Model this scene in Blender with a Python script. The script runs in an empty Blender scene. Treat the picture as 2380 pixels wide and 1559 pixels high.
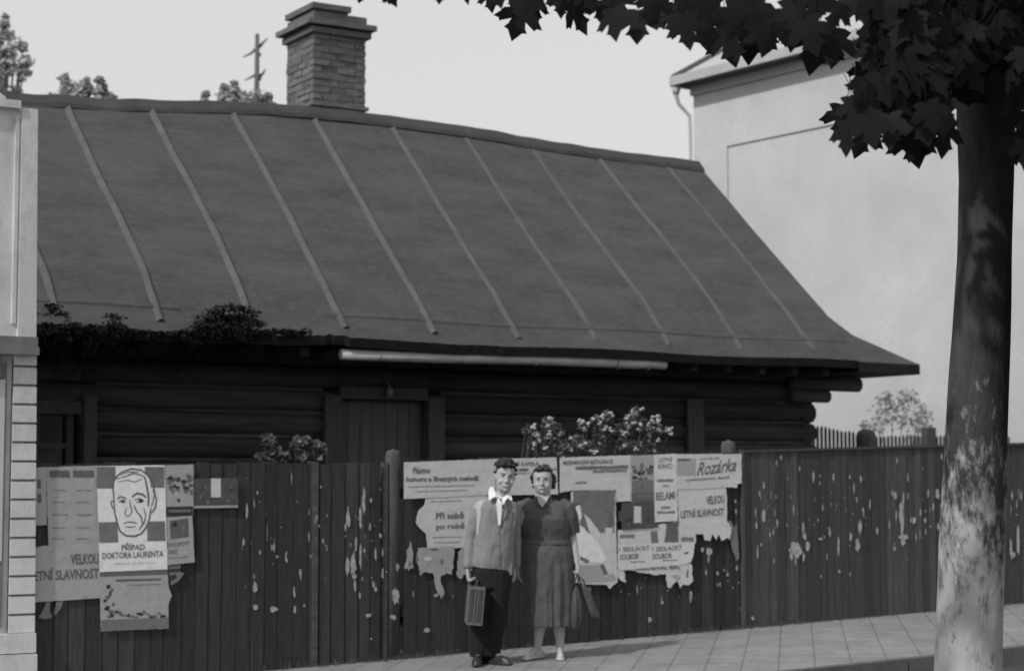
import bpy, math, random
import numpy as np
from mathutils import Vector, Matrix, noise
R=math.radians
random.seed(7)
SC=bpy.context.scene; COL=SC.collection
# ------------------------------------------------------------------ camera
# world frame: x runs along the street (away, to the right), y points from the street to the house, z up
F=4380.; CX=1190.; CY=779.5; HV=1118.; PITCH=math.atan((HV-CY)/F)
CAMP=Vector((-7.633,-14.273,1.5)); YAW=R(31.5)
cam=bpy.data.cameras.new('camera'); camo=bpy.data.objects.new('camera',cam); COL.objects.link(camo)
camo.location=CAMP; camo.rotation_euler=(R(90)+PITCH,0,-YAW)
cam.sensor_width=36; cam.lens=36*F/2380.; cam.clip_end=2000; cam.clip_start=.1
cam.dof.use_dof=True; cam.dof.focus_distance=9.2; cam.dof.aperture_fstop=3.4
SC.camera=camo
# ------------------------------------------------------------------ sky, sun, exposure
SUN_EL=R(42); SUN_AZ=R(14)      # sun stands behind -x, slightly towards the street
w=bpy.data.worlds.new('World'); SC.world=w; w.use_nodes=True; nt=w.node_tree
sky=nt.nodes.new('ShaderNodeTexSky'); sky.sky_type='NISHITA'; sky.sun_disc=False
sky.sun_elevation=SUN_EL; sky.air_density=1.0; sky.dust_density=4.0; sky.ozone_density=1.0
sdir=Vector((-math.cos(SUN_AZ)*math.cos(SUN_EL),-math.sin(SUN_AZ)*math.cos(SUN_EL),math.sin(SUN_EL)))
sky.sun_rotation=math.atan2(sdir.x,sdir.y)
bw=nt.nodes.new('ShaderNodeRGBToBW'); gm=nt.nodes.new('ShaderNodeMath'); gm.operation='POWER'; gm.inputs[1].default_value=0.15
gs=nt.nodes.new('ShaderNodeMath'); gs.operation='MULTIPLY'; gs.inputs[1].default_value=6.1
bg=nt.nodes['Background']; bg.inputs['Strength'].default_value=0.1
nt.links.new(sky.outputs[0],bw.inputs[0]); nt.links.new(bw.outputs[0],gm.inputs[0]); nt.links.new(gm.outputs[0],gs.inputs[0]); nt.links.new(gs.outputs[0],bg.inputs['Color'])
sl=bpy.data.lights.new('sun','SUN'); sl.energy=2.4; sl.angle=R(1.5); sl.color=(1,.995,.985)
so=bpy.data.objects.new('sun',sl); COL.objects.link(so); so.rotation_euler=(-sdir).to_track_quat('-Z','Y').to_euler()
so.location=(-20,-5,20)
SC.view_settings.view_transform='Standard'; SC.view_settings.look='None'; SC.view_settings.exposure=0; SC.view_settings.gamma=1
# ------------------------------------------------------------------ geometry helpers
def ray(u,v):
    x=(u-CX)/F; y=(CY-v)/F
    d=Vector((x, math.cos(PITCH)-y*math.sin(PITCH), math.sin(PITCH)+y*math.cos(PITCH)))
    c,s=math.cos(YAW),math.sin(YAW)
    return Vector((d.x*c+d.y*s, -d.x*s+d.y*c, d.z))
def on_n(u,v,n):
    r=ray(u,v); return CAMP+r*((n-CAMP.y)/r.y)
def on_d(u,v,d): return CAMP+ray(u,v)*d
def gz(s): return .029*s
class MB:
    def __init__(s): s.v=[]; s.f=[]; s.m=[]; s.sm=[]
    def add(s,vs,fs,mi=0,smooth=False):
        o=len(s.v); s.v+= [tuple(p) for p in vs]
        for f in fs: s.f.append([i+o for i in f]); s.m.append(mi); s.sm.append(smooth)
    def box(s,x0,x1,y0,y1,z0,z1,mi=0):
        vs=[(x,y,z) for z in (z0,z1) for y in (y0,y1) for x in (x0,x1)]
        s.add(vs,[(0,2,3,1),(4,5,7,6),(0,1,5,4),(2,6,7,3),(0,4,6,2),(1,3,7,5)],mi)
    def hexa(s,b,t,mi=0):  # bottom 4, top 4 corner points, counter-clockwise seen from above
        s.add(list(b)+list(t),[(3,2,1,0),(4,5,6,7),(0,1,5,4),(1,2,6,5),(2,3,7,6),(3,0,4,7)],mi)
    def poly(s,pts,mi=0): s.add(pts,[tuple(range(len(pts)))],mi)
    def slab(s,pts,d,mi=0):  # polygon given thickness vector d
        n=len(pts); d=Vector(d); a=[Vector(p) for p in pts]; b=[p+d for p in a]
        fs=[tuple(range(n)),tuple(range(2*n-1,n-1,-1))]+[(i,i+n,(i+1)%n+n,(i+1)%n) for i in range(n)]
        s.add(a+b,fs,mi)
    def loft(s,rings,mi=0,cap=True,smooth=True):
        n=len(rings[0]); vs=[p for r in rings for p in r]; fs=[]
        for i in range(len(rings)-1):
            for j in range(n):
                a=i*n+j; b=i*n+(j+1)%n; fs.append((a,b,b+n,a+n))
        if cap: fs.append(tuple(range(n-1,-1,-1))); fs.append(tuple(range((len(rings)-1)*n,len(rings)*n)))
        s.add(vs,fs,mi,smooth)
    def tube(s,pts,rad,seg=8,mi=0,flat=1.0,up=None,round_ends=False,smooth=True):
        pts=[Vector(p) for p in pts]; rad=list(rad) if hasattr(rad,'__len__') else [rad]*len(pts)
        if round_ends:
            d0=(pts[0]-pts[1]).normalized(); d1=(pts[-1]-pts[-2]).normalized()
            pts=[pts[0]+d0*rad[0]*.85,pts[0]+d0*rad[0]*.5]+pts+[pts[-1]+d1*rad[-1]*.5,pts[-1]+d1*rad[-1]*.85]
            rad=[rad[0]*.35,rad[0]*.85]+rad+[rad[-1]*.85,rad[-1]*.35]
        rings=[]; ux=None
        for i,p in enumerate(pts):
            t=(pts[min(i+1,len(pts)-1)]-pts[max(i-1,0)]).normalized()
            if ux is None:
                ref=Vector(up) if up else (Vector((0,0,1)) if abs(t.z)<.9 else Vector((1,0,0)))
                ux=(ref-t*ref.dot(t)).normalized()
            else: ux=(ux-t*ux.dot(t)).normalized()
            uy=t.cross(ux)
            rings.append([p+(ux*math.cos(a)+uy*math.sin(a)*flat)*rad[i] for a in [2*math.pi*k/seg for k in range(seg)]])
        s.loft(rings,mi,True,smooth)
    def ell(s,c,r,seg=12,rg=8,mi=0):
        rings=[]
        for i in range(rg+1):
            ph=-math.pi/2+math.pi*(i+.02 if i==0 else i-.02 if i==rg else i)/rg
            rings.append([(c[0]+r[0]*math.cos(ph)*math.cos(a),c[1]+r[1]*math.cos(ph)*math.sin(a),c[2]+r[2]*math.sin(ph)) for a in [2*math.pi*k/seg for k in range(seg)]])
        s.loft(rings,mi)
    def mesh(s,name,mats,org=(0,0,0)):
        me=bpy.data.meshes.new(name); o=Vector(org)
        me.from_pydata([tuple(Vector(p)-o) for p in s.v],[],s.f)
        for m in (mats if isinstance(mats,(list,tuple)) else [mats]): me.materials.append(m)
        me.polygons.foreach_set('material_index',s.m); me.polygons.foreach_set('use_smooth',s.sm); me.update(); return me
def tag(o,label=None,cat=None,group=None,kind=None):
    for k,v in (('label',label),('category',cat),('group',group),('kind',kind)):
        if v: o[k]=v
    return o
def empty(name,loc,label,cat,group=None,rz=0):
    o=bpy.data.objects.new(name,None); COL.objects.link(o); o.location=loc; o.rotation_euler.z=rz
    o.empty_display_size=.2; return tag(o,label,cat,group)
def wloc(p):
    l=Vector((0,0,0))
    while p is not None: l+=Vector(p.location); p=p.parent
    return l
def build(name,mb,mats,parent=None,local=False):
    """one mesh object; world coordinates unless local; origin at the base of the thing"""
    if parent is not None: org=Vector((0,0,0)) if local else wloc(parent)
    else:
        a=np.array(mb.v); lo=a.min(0); hi=a.max(0); org=Vector(((lo[0]+hi[0])/2,(lo[1]+hi[1])/2,lo[2]))
    o=bpy.data.objects.new(name,mb.mesh(name,mats,org)); COL.objects.link(o)
    if parent is not None: o.parent=parent
    else: o.location=org
    return o
def bake(o,mods):
    """apply modifiers (voxel union / smoothing) by evaluating them once"""
    for t,kw in mods:
        m=o.modifiers.new(t.lower(),t)
        for k,v in kw.items(): setattr(m,k,v)
    dg=bpy.context.evaluated_depsgraph_get(); dg.update()
    me=bpy.data.meshes.new_from_object(o.evaluated_get(dg)); mats=[m for m in o.data.materials]
    o.modifiers.clear(); o.data=me
    me.materials.clear()
    for m in mats: me.materials.append(m)
    for p in me.polygons: p.use_smooth=True
    return o
# ------------------------------------------------------------------ materials (black-and-white photograph: grey albedos)
def mat(name,base,rough=.8,var=.25,scale=6,stretch=(1,1,1),bump=.0,bscale=40,spec=.25,second=None,patch=None,detail=6,transl=0,isl=0):
    m=bpy.data.materials.new(name); m.use_nodes=True; t=m.node_tree; N=t.nodes; L=t.links; b=N['Principled BSDF']
    b.inputs['Roughness'].default_value=rough; b.inputs['Specular IOR Level'].default_value=spec
    tc=N.new('ShaderNodeTexCoord'); mp=N.new('ShaderNodeMapping'); mp.inputs['Scale'].default_value=stretch
    L.new(tc.outputs['Object'],mp.inputs[0])
    n=N.new('ShaderNodeTexNoise'); n.inputs['Scale'].default_value=scale; n.inputs['Detail'].default_value=detail; n.inputs['Roughness'].default_value=.65
    L.new(mp.outputs[0],n.inputs['Vector'])
    r=N.new('ShaderNodeValToRGB'); e=r.color_ramp.elements
    e[0].position=.28; e[1].position=.72; a=base*(1-var); c=min(base*(1+var),.95)
    e[0].color=(a,a,a,1); e[1].color=(c,c,c,1); L.new(n.outputs['Fac'],r.inputs[0]); out=r.outputs[0]
    if patch:  # (value, scale, threshold lo, hi)
        n2=N.new('ShaderNodeTexNoise'); n2.inputs['Scale'].default_value=patch[1]; n2.inputs['Detail'].default_value=8; n2.inputs['Roughness'].default_value=.7
        L.new(mp.outputs[0],n2.inputs['Vector'])
        rr=N.new('ShaderNodeMapRange'); rr.inputs[1].default_value=patch[2]; rr.inputs[2].default_value=patch[3]; L.new(n2.outputs['Fac'],rr.inputs[0])
        mx=N.new('ShaderNodeMix'); mx.data_type='RGBA'; L.new(rr.outputs[0],mx.inputs[0]); L.new(out,mx.inputs[6]); p=patch[0]; mx.inputs[7].default_value=(p,p,p,1); out=mx.outputs[2]
    if isl:
        ge=N.new('ShaderNodeNewGeometry'); ri=N.new('ShaderNodeMapRange'); ri.inputs[3].default_value=1-isl; ri.inputs[4].default_value=1+isl; L.new(ge.outputs['Random Per Island'],ri.inputs[0])
        vm=N.new('ShaderNodeVectorMath'); vm.operation='SCALE'; L.new(out,vm.inputs[0]); L.new(ri.outputs[0],vm.inputs['Scale']); out=vm.outputs[0]
    L.new(out,b.inputs['Base Color'])
    if bump:
        n3=N.new('ShaderNodeTexNoise'); n3.inputs['Scale'].default_value=bscale; n3.inputs['Detail'].default_value=5; L.new(mp.outputs[0],n3.inputs['Vector'])
        bp=N.new('ShaderNodeBump'); bp.inputs['Strength'].default_value=bump; bp.inputs['Distance'].default_value=.01
        L.new(n3.outputs['Fac'],bp.inputs['Height']); L.new(bp.outputs[0],b.inputs['Normal'])
    if transl:
        tb=N.new('ShaderNodeBsdfTranslucent'); tb.inputs[0].default_value=(transl,)*3+(1,); ad=N.new('ShaderNodeAddShader')
        L.new(b.outputs[0],ad.inputs[0]); L.new(tb.outputs[0],ad.inputs[1]); L.new(ad.outputs[0],N['Material Output'].inputs[0])
    return m
M={}
M['roof']=mat('roofing_felt',.078,.9,.30,2.2,(.7,1.6,1.6),.8,150,patch=(.106,16,.48,.70),detail=12)
M['roof_batten']=mat('felt_batten',.10,.85,.2,5,bump=.2)
M['ridge']=mat('felt_ridge',.06,.9,.25,4,bump=.3)
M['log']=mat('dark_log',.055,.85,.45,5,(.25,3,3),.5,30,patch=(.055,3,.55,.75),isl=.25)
M['plank']=mat('weathered_plank',.075,.85,.3,8,(4,4,.4),.3,40)
M['dark']=mat('dark_timber',.09,.9,.4,6,(.3,3,3),.3)
M['glass']=mat('dark_glass',.012,.12,.1,2,spec=.5)
M['zinc']=mat('grey_gutter',.48,.55,.2,4,(1,1,1),.1)
M['moss']=mat('dark_creeper',.016,.9,.4,12,bump=.3)
def fence_mat(name,b,patchv,lo,hi):
    return mat(name,b,.85,.35,7,(7,7,.5),.6,30,patch=(patchv,2.2,lo,hi),isl=.28)
M['fence_l']=fence_mat('stained_fence_boards',.05,.10,.60,.80)
M['fence_m']=fence_mat('brown_fence_boards',.042,.085,.66,.85)
M['fence_r']=fence_mat('old_fence_boards',.07,.11,.62,.85)
M['post']=mat('round_post',.085,.9,.35,9,(3,3,.6),.4)
M['scrap']=mat('torn_paper',.42,.9,.3,30,patch=(.2,24,.56,.68))
for nm,v in (('paper_white',.9),('paper_light',.72),('paper_pale',.66),('paper_grey',.42),('paper_mid',.20),('paper_dark',.10),('ink',.05),('ink_soft',.15),('ink_faint',.24)):
    M[nm]=mat(nm,v,.85,.10 if v>.2 else .2,5,patch=(v*.80,11,.5,.75),bump=.5,bscale=14)
M['plaster']=mat('pale_plaster',.52,.9,.12,.8,bump=.5,bscale=70,patch=(.48,9,.5,.75))
M['plaster_trim']=mat('smooth_plaster',.6,.9,.08,2,bump=.1)
M['tin']=mat('tin_roof',.42,.6,.12,2)
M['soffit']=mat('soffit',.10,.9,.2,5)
M['plaster_l']=mat('worn_pale_render',.66,.9,.12,3,(1,1,.6),.3,50,patch=(.5,5,.5,.72))
M['mortar']=mat('sooty_mortar',.11,.95,.2,8)
M['joint']=mat('dark_joint',.20,.95,.2,8)
M['brick']=mat('chimney_brick',.155,.9,.3,9,(1,1,4),.5,50,patch=(.09,5,.5,.75),isl=.22)
M['bark']=mat('bark',.045,.95,.4,14,(1,1,.35),.8,30)
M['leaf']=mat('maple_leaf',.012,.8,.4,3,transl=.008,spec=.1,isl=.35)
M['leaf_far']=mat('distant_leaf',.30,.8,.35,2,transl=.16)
M['leaf_haze']=mat('haze_lightened_leaf',.34,.8,.2,3,transl=.1)  # shrub leaf colour lightened to stand in for haze
M['leaf_bush']=mat('bush_leaf',.13,.7,.4,10,transl=.05)
M['flower']=mat('pale_blossom',.42,.8,.2,9,transl=.06)
M['stem']=mat('stem',.07,.9,.3,9)
M['deadwood']=mat('dead_wood',.12,.9,.3,9,(1,1,.3))
M['asphalt']=mat('asphalt',.06,.9,.3,8,bump=.4,bscale=200,patch=(.045,1.2,.5,.7))
M['yard']=mat('yard_grass',.06,.95,.4,6,bump=.5)
M['kerb']=mat('kerb_stone',.11,.85,.2,9,bump=.2)
M['skin']=mat('skin',.43,.6,.08,20); M['skin_dark']=mat('dark_face_features',.12,.7,.2,20); M['lip']=mat('lip',.17,.5,.1,20)  # skin, dark colour of eyes, eyebrows and nostrils, lip
M['hair']=mat('dark_hair',.028,.6,.4,60,(1,1,.3),.8,90); M['hair_w']=mat('wavy_hair',.05,.6,.4,50,(1,1,.5),.8,70)
M['jacket']=mat('grey_jacket',.23,.9,.1,12,bump=.15,bscale=120); M['shirt']=mat('white_shirt',.78,.8,.05,9)
M['trouser']=mat('dark_trousers',.016,.9,.2,9); M['shoe']=mat('dark_shoe',.03,.4,.2,9,spec=.5)
M['dress']=mat('dark_grey_dress',.095,.9,.15,10,bump=.15,bscale=150); M['belt']=mat('dress_belt',.10,.8,.1,10)
M['shoe_w']=mat('pale_shoe',.5,.6,.1,9); M['case']=mat('scuffed_leather',.06,.6,.35,14,(3,3,.5),.3); M['metal']=mat('metal_trim',.35,.35,.1,9,spec=.6)
M['bag']=mat('worn_bag_cloth',.08,.8,.35,10,(4,4,.5),.3); M['stocking']=mat('stocking',.34,.7,.05,9)
M['birdwall']=mat('enamel',.2,.4,.1,5)
# pavement with square slabs laid diagonally
def paving():
    m=mat('paving',.25,.9,.2,2.5,bump=.5,bscale=60,patch=(.17,7,.5,.72)); t=m.node_tree;N=t.nodes;L=t.links;b=N['Principled BSDF']
    src=b.inputs['Base Color'].links[0].from_socket
    tc=N.new('ShaderNodeTexCoord'); mp=N.new('ShaderNodeMapping'); mp.inputs['Rotation'].default_value=(0,0,R(-50)); L.new(tc.outputs['Object'],mp.inputs[0])
    br=N.new('ShaderNodeTexBrick'); br.offset=0; br.inputs['Scale'].default_value=1; br.inputs['Brick Width'].default_value=.285; br.inputs['Row Height'].default_value=.285
    br.inputs['Mortar Size'].default_value=.007; br.inputs['Mortar Smooth'].default_value=.3
    br.inputs['Color1'].default_value=(.93,.93,.93,1); br.inputs['Color2'].default_value=(1.07,1.07,1.07,1); br.inputs['Mortar'].default_value=(.45,.45,.45,1)
    L.new(mp.outputs[0],br.inputs[0])
    mx=N.new('ShaderNodeMix'); mx.data_type='RGBA'; mx.blend_type='MULTIPLY'; mx.inputs[0].default_value=.8
    L.new(src,mx.inputs[6]); L.new(br.outputs[0],mx.inputs[7]); L.new(mx.outputs[2],b.inputs['Base Color']); return m
M['paving']=paving()
# whitewashed trunk: worn lime paint that thins out with height above the ground
def trunk_mat():
    m=mat('limewashed_bark',.06,.95,.4,14,(1,1,.35),.8,30); t=m.node_tree;N=t.nodes;L=t.links;b=N['Principled BSDF']
    src=b.inputs['Base Color'].links[0].from_socket
    tc=N.new('ShaderNodeTexCoord'); sx=N.new('ShaderNodeSeparateXYZ'); L.new(tc.outputs['Object'],sx.inputs[0])
    mr=N.new('ShaderNodeMapRange'); mr.inputs[1].default_value=.9; mr.inputs[2].default_value=2.5; mr.inputs[3].default_value=.22; mr.inputs[4].default_value=-.22; L.new(sx.outputs[2],mr.inputs[0])
    n=N.new('ShaderNodeTexNoise'); n.inputs['Scale'].default_value=17; n.inputs['Detail'].default_value=9; n.inputs['Roughness'].default_value=.7; mq=N.new('ShaderNodeMapping'); mq.inputs['Scale'].default_value=(1,1,.45); L.new(tc.outputs['Object'],mq.inputs[0]); L.new(mq.outputs[0],n.inputs['Vector'])
    ad=N.new('ShaderNodeMath'); L.new(n.outputs['Fac'],ad.inputs[0]); L.new(mr.outputs[0],ad.inputs[1])
    rr=N.new('ShaderNodeMapRange'); rr.inputs[1].default_value=.50; rr.inputs[2].default_value=.68; L.new(ad.outputs[0],rr.inputs[0])
    mx=N.new('ShaderNodeMix'); mx.data_type='RGBA'; L.new(rr.outputs[0],mx.inputs[0]); L.new(src,mx.inputs[6]); mx.inputs[7].default_value=(.42,.42,.42,1)
    L.new(mx.outputs[2],b.inputs['Base Color']); return m
M['trunk']=trunk_mat()
#@@STRUCTURE
# ------------------------------------------------------------------ ground, pavement, kerb, road
def strip(name,x0,x1,y0,y1,dz,m,step=None):
    b=MB(); b.poly([(x0,y0,gz(x0)+dz),(x1,y0,gz(x1)+dz),(x1,y1,gz(x1)+dz),(x0,y1,gz(x0)+dz)])
    o=build(name,b,m); return tag(o,kind='structure')
strip('road',-400,400,-400,-3.0,-.13,M['asphalt'])
strip('pavement',-400,400,-2.88,0.06,0.0,M['paving'])
strip('ground',-400,400,0.06,400,-.01,M['yard'])
kb=MB(); x=-30.
while x<40:
    x2=x+.98; kb.hexa([(x,-3.0,gz(x)-.2),(x2,-3.0,gz(x2)-.2),(x2,-2.882,gz(x2)-.2),(x,-2.882,gz(x)-.2)],[(x,-2.985,gz(x)+.004),(x2,-2.985,gz(x2)+.004),(x2,-2.882,gz(x2)+.004),(x,-2.882,gz(x)+.004)]); x+=1.0
tag(build('kerb',kb,M['kerb']),kind='structure')
kb=MB(); x=-40.
while x<40: kb.hexa([(x,-7.12,gz(x)-.2),(x+.98,-7.12,gz(x+1)-.2),(x+.98,-7.0,gz(x+1)-.2),(x,-7.0,gz(x)-.2)],[(x,-7.12,gz(x)-.012),(x+.98,-7.12,gz(x+.98)-.012),(x+.98,-7.0,gz(x+.98)-.012),(x,-7.0,gz(x)-.012)]); x+=1.0
tag(build('kerb',kb,M['kerb']),kind='structure')
# near-side pavement carrying the street tree
strip('near_pavement',-400,400,-400,-7.06,-.02,M['asphalt'])
# ------------------------------------------------------------------ the low wooden house
PROF=[(4.9,5.58),(4.3,5.06),(3.8,4.62),(3.3,4.19),(2.86,3.80),(2.45,3.44),(2.15,3.13),(1.9,2.86)]
XR=6.90; XL=-5.2
def ridge_dz(x):   # the old ridge sags to the left and bows up near the chimney
    pts=[(-5.2,-.20),(-1.7,-.08),(.8,.09),(2.2,.14),(4.2,.05),(6.9,-.03),(9,-.05)]
    for a,b in zip(pts,pts[1:]):
        if x<=b[0]: t=(x-a[0])/(b[0]-a[0]); return a[1]+(b[1]-a[1])*t
    return -.05
def prof_pt(i,x):
    n,z=PROF[i]; k=(z-2.86)/(5.58-2.86)
    return n, z+ridge_dz(x)*k*k+.012*math.sin(x*2.1+i)
house=empty('wooden_house',(1,4.9,gz(1)),'low dark log house with a tall curved felt roof behind the board fence','house')
rf=MB(); NX=220; T=len(PROF)
xs=[XL+(XR-XL)*i/NX for i in range(NX+1)]
top=[]
for x in xs:
    col=[]
    for i in range(T):
        n,z=prof_pt(i,x)
        if i==T-1 and x<3.0:       # ragged, rotten eave on the left
            q=noise.noise(Vector((x*9.1,0,0))); q2=noise.noise(Vector((x*2.3,5,0)))
            wgt=1 if x<.6 else .35
            lift=max(0,q*.03+q2*.05+.03*noise.noise(Vector((x*31,2,0))))*wgt; n+=lift*.8; z+=lift*.9
        col.append((x,n,z))
    top.append(col)
vs=[p for c in top for p in c]; fs=[]
for i in range(NX):
    for j in range(T-1):
        a=i*T+j; fs.append((a,a+1,a+1+T,a+T))
rf.add(vs,fs,0,True)
# underside + eave edge, 7 cm below
vs2=[(p[0],p[1]+.02,p[2]-.09) for p in vs]; rf.add(vs2,[tuple(reversed(f)) for f in fs],1,True)
for i in range(NX):
    a=i*T+T-1; b=(i+1)*T+T-1; rf.add([vs[a],vs[b],vs2[b],vs2[a]],[(3,2,1,0)],2)
# gable edge
for j in range(T-1):
    a=NX*T+j; rf.add([vs[a],vs[a+1],vs2[a+1],vs2[a]],[(0,1,2,3)],0)
# rear slope (mirror)
vr=[(p[0],9.8-p[1],p[2]) for p in vs]; rf.add(vr,[tuple(reversed(f)) for f in fs],0,True)
# flared skirt on the right end: corner running out from the eave
E0=(XR,2.36,3.37); cor=(7.84,1.9,2.85)
n8,z8=PROF[-1]
rf.add([(XR,2.45,3.43),(XR,2.15,3.125),(XR,1.9,2.853),cor,(7.50,2.09,3.02),(7.15,2.27,3.19)],[(0,1,2,3,4,5)],0)
rf.add([(XR,2.45,3.43),(7.15,2.27,3.19),(7.50,2.09,3.02),cor,(7.84,7.9,2.85),(XR,7.35,3.43)],[(0,1,2,3,4,5)],0)
rf.add([(XR,1.9,2.74),(7.84,1.9,2.735),(7.84,7.9,2.74),(XR,7.9,2.74)],[(3,2,1,0)],1)
rf.add([(XR,1.9,2.853),cor,(7.84,1.9,2.735),(XR,1.9,2.74)],[(0,3,2,1)],2)
rf.add([cor,(7.84,7.9,2.85),(7.84,7.9,2.74),(7.84,1.9,2.735)],[(0,3,2,1)],0)
roof=build('roof',rf,[M['roof'],M['dark'],mat('eave_edge',.02,.9,.4,9)],house)
# lap battens running down the slope, one every metre or so
for k,x0 in enumerate([-4.3,-3.34,-2.38,-1.41,-.48,.46,1.43,2.41,3.38,4.32,5.31,6.35]):
    bt=MB(); pts=[]
    for j in range(0,64):
        t=j/63*(T-1.35); i=int(t); fr=t-i; xx=x0+.012*math.sin(j*.12+k)+.003*math.sin(j*.4+k*3)
        a=prof_pt(i,xx); b=prof_pt(min(i+1,T-1),xx)
        pts.append((xx,a[0]+(b[0]-a[0])*fr,a[1]+(b[1]-a[1])*fr))
    hh=.020 if x0<2 else .012 if x0<3.2 else .006
    hs=hh*1.15
    for j_,(a,b) in enumerate(zip(pts,pts[1:])):
        hh=hs*(1+.15*math.sin(j_*.13+k*2)); w_=.022; pr_=[(-2.6,-.15),(-1.5,.30),(-.5,.85),(.2,1.0),(.8,.7),(1.2,-.2)]
        ra=[(a[0]+w_*p,a[1]-.7*hh*q_,a[2]+hh*q_) for p,q_ in pr_]; rb=[(b[0]+w_*p,b[1]-.7*hh*q_,b[2]+hh*q_) for p,q_ in pr_]
        bt.add(ra+rb,[(k_,k_+1,k_+7,k_+6) for k_ in range(5)],0,True)
    build('roof_batten',bt,M['roof_batten'],house)
for lo_,hi_ in ((XL,-1.2),(.3,XR)):   # overlap line just above the eave
  lp=MB()
  for i in range(NX):
    if lo_<=xs[i]<hi_-.01:
        a=prof_pt(T-2,xs[i]); b=prof_pt(T-2,xs[i+1]); e=.012
        lp.add([(xs[i],a[0],a[1]+.004),(xs[i+1],b[0],b[1]+.004),(xs[i+1],b[0]-.05,b[1]-.052+e),(xs[i],a[0]-.05,a[1]-.052+e),(xs[i],a[0]-.055,a[1]-.065),(xs[i+1],b[0]-.055,b[1]-.065)],[(3,2,1,0),(4,5,2,3)],0)
  build('felt_overlap',lp,M['roof'],roof)
rc=MB(); pts=[]
for i in range(NX+1):
    a=prof_pt(0,xs[i]); wv=.02*noise.noise(Vector((xs[i]*2.5,3,0)))
    pts.append((xs[i],a[0],a[1]+wv))
for a,b in zip(pts,pts[1:]):
    def ring(p): return [(p[0],p[1]-.17,p[2]-.135),(p[0],p[1]-.15,p[2]-.085),(p[0],p[1]-.05,p[2]+.02),(p[0],p[1]+.05,p[2]+.02),(p[0],p[1]+.2,p[2]-.14)]
    rc.add(ring(a)+ring(b),[(k,k+1,k+6,k+5) for k in range(4)],0,False)
build('ridge_cap',rc,M['ridge'],roof)
# log walls: front wall with openings, gable end
WY=2.8; LH=.235
def logs(b,x0,x1,y,z0,z1,rad=.12,axis='x'):
    k0=int(math.floor((z0-.3)/LH)); z=.3+k0*LH
    while z<z1-.01:
        zc=z+LH/2
        if zc>z0-.02:
            p0,p1=((x0,y,zc+gz(0)),(x1,y,zc+gz(0))) if axis=='x' else ((y,x0,zc),(y,x1,zc))
            n=6; pts=[tuple(p0[q]+(p1[q]-p0[q])*i/n+((.012*noise.noise(Vector((i*.9,zc*7,x0)))) if q>0 else 0) for q in range(3)) for i in range(n+1)]
            b.tube(pts,[rad*(1+.05*math.sin(i*1.7+zc*9)) for i in range(n+1)],10)
        z+=LH
wl=MB()
DX0,DX1=.79,1.79; WX0,WX1=-2.62,-1.88
logs(wl,XL+.5,WX0,WY+.1,.1,2.85); logs(wl,WX0,WX1,WY+.1,.1,1.2); logs(wl,WX0,WX1,WY+.1,2.18,2.85)
logs(wl,WX1,DX0,WY+.1,.1,2.85); logs(wl,DX0,DX1,WY+.1,2.33,2.85); logs(wl,DX1,7.03,WY+.1,.1,2.85)
logs(wl,WY,7.0,6.92,.1,2.85,axis='y'); logs(wl,WY,7.0,XL+.6,.1,2.85,axis='y')
wl.box(XL+.6,6.9,6.95,7.05,0,2.85)
wl.add([(6.86,2.6,2.9),(6.86,7.2,2.9),(6.86,4.9,5.4)],[(0,1,2)]); wl.add([(XL+.4,2.6,2.9),(XL+.4,7.2,2.9),(XL+.4,4.9,5.3)],[(2,1,0)])
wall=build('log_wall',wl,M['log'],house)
ch=MB()   # pale clay chinking between the logs
for k in range(3,11):
    z=.3+k*LH
    for a,b_ in ((XL+.6,WX0-.02),(WX1+.14,DX0-.18),(DX1+.18,6.9)):
        if z>2.3 and k>9: continue
        ch.box(a,b_,WY+.015,WY+.1,z-.018,z+.016)
build('chinking',ch,mat('clay_chinking',.07,.95,.5,3,(.5,2,6),patch=(.03,2.5,.5,.6)),wall)
# corbelled log ends under the right corner
for (x1,z0,z1) in ((7.16,2.43,2.56),(7.64,2.57,2.72)):
    cb=MB(); cb.tube([(6.6,2.74,(z0+z1)/2),(x1,2.74,(z0+z1)/2)],(z1-z0)/2*1.15,12); build('corbel_log',cb,M['dark'],house)
for yy in (4.2,5.8,6.9): cb=MB(); cb.tube([(6.6,yy,2.6),(7.6,yy,2.6)],.08,10); build('corbel_log',cb,M['dark'],house)
for k in range(26):
    x=XL+.6+k*.47; sf=MB(); sf.box(x,x+.09,2.25,2.9,2.70,2.79); build('rafter_end',sf,M['dark'],house)
# door
dr=MB(); dr.box(DX0,DX1,WY+.12,WY+.16,.2,2.33)
for k in range(7): dr.box(DX0+.005+k*.142,DX0+.14+k*.142,WY+.10,WY+.125,.2,2.31)
door=build('door',dr,mat('dark_door',.11,.8,.3,6,(4,4,.4),.2),house)
hd=MB(); hd.tube([(DX0+.1,WY+.10,1.25),(DX0+.1,WY+.05,1.25),(DX0+.2,WY+.05,1.25)],.012,6,round_ends=True); build('handle',hd,M['metal'],door)
fr=MB(); fr.box(DX0-.18,DX0,WY-.06,WY+.14,.15,2.36); fr.box(DX1-.0,DX1+.19,WY-.06,WY+.14,.15,2.36); fr.box(DX0,DX1,WY-.045,WY+.13,2.33,2.45)
build('door_frame',fr,M['plank'],door)
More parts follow.
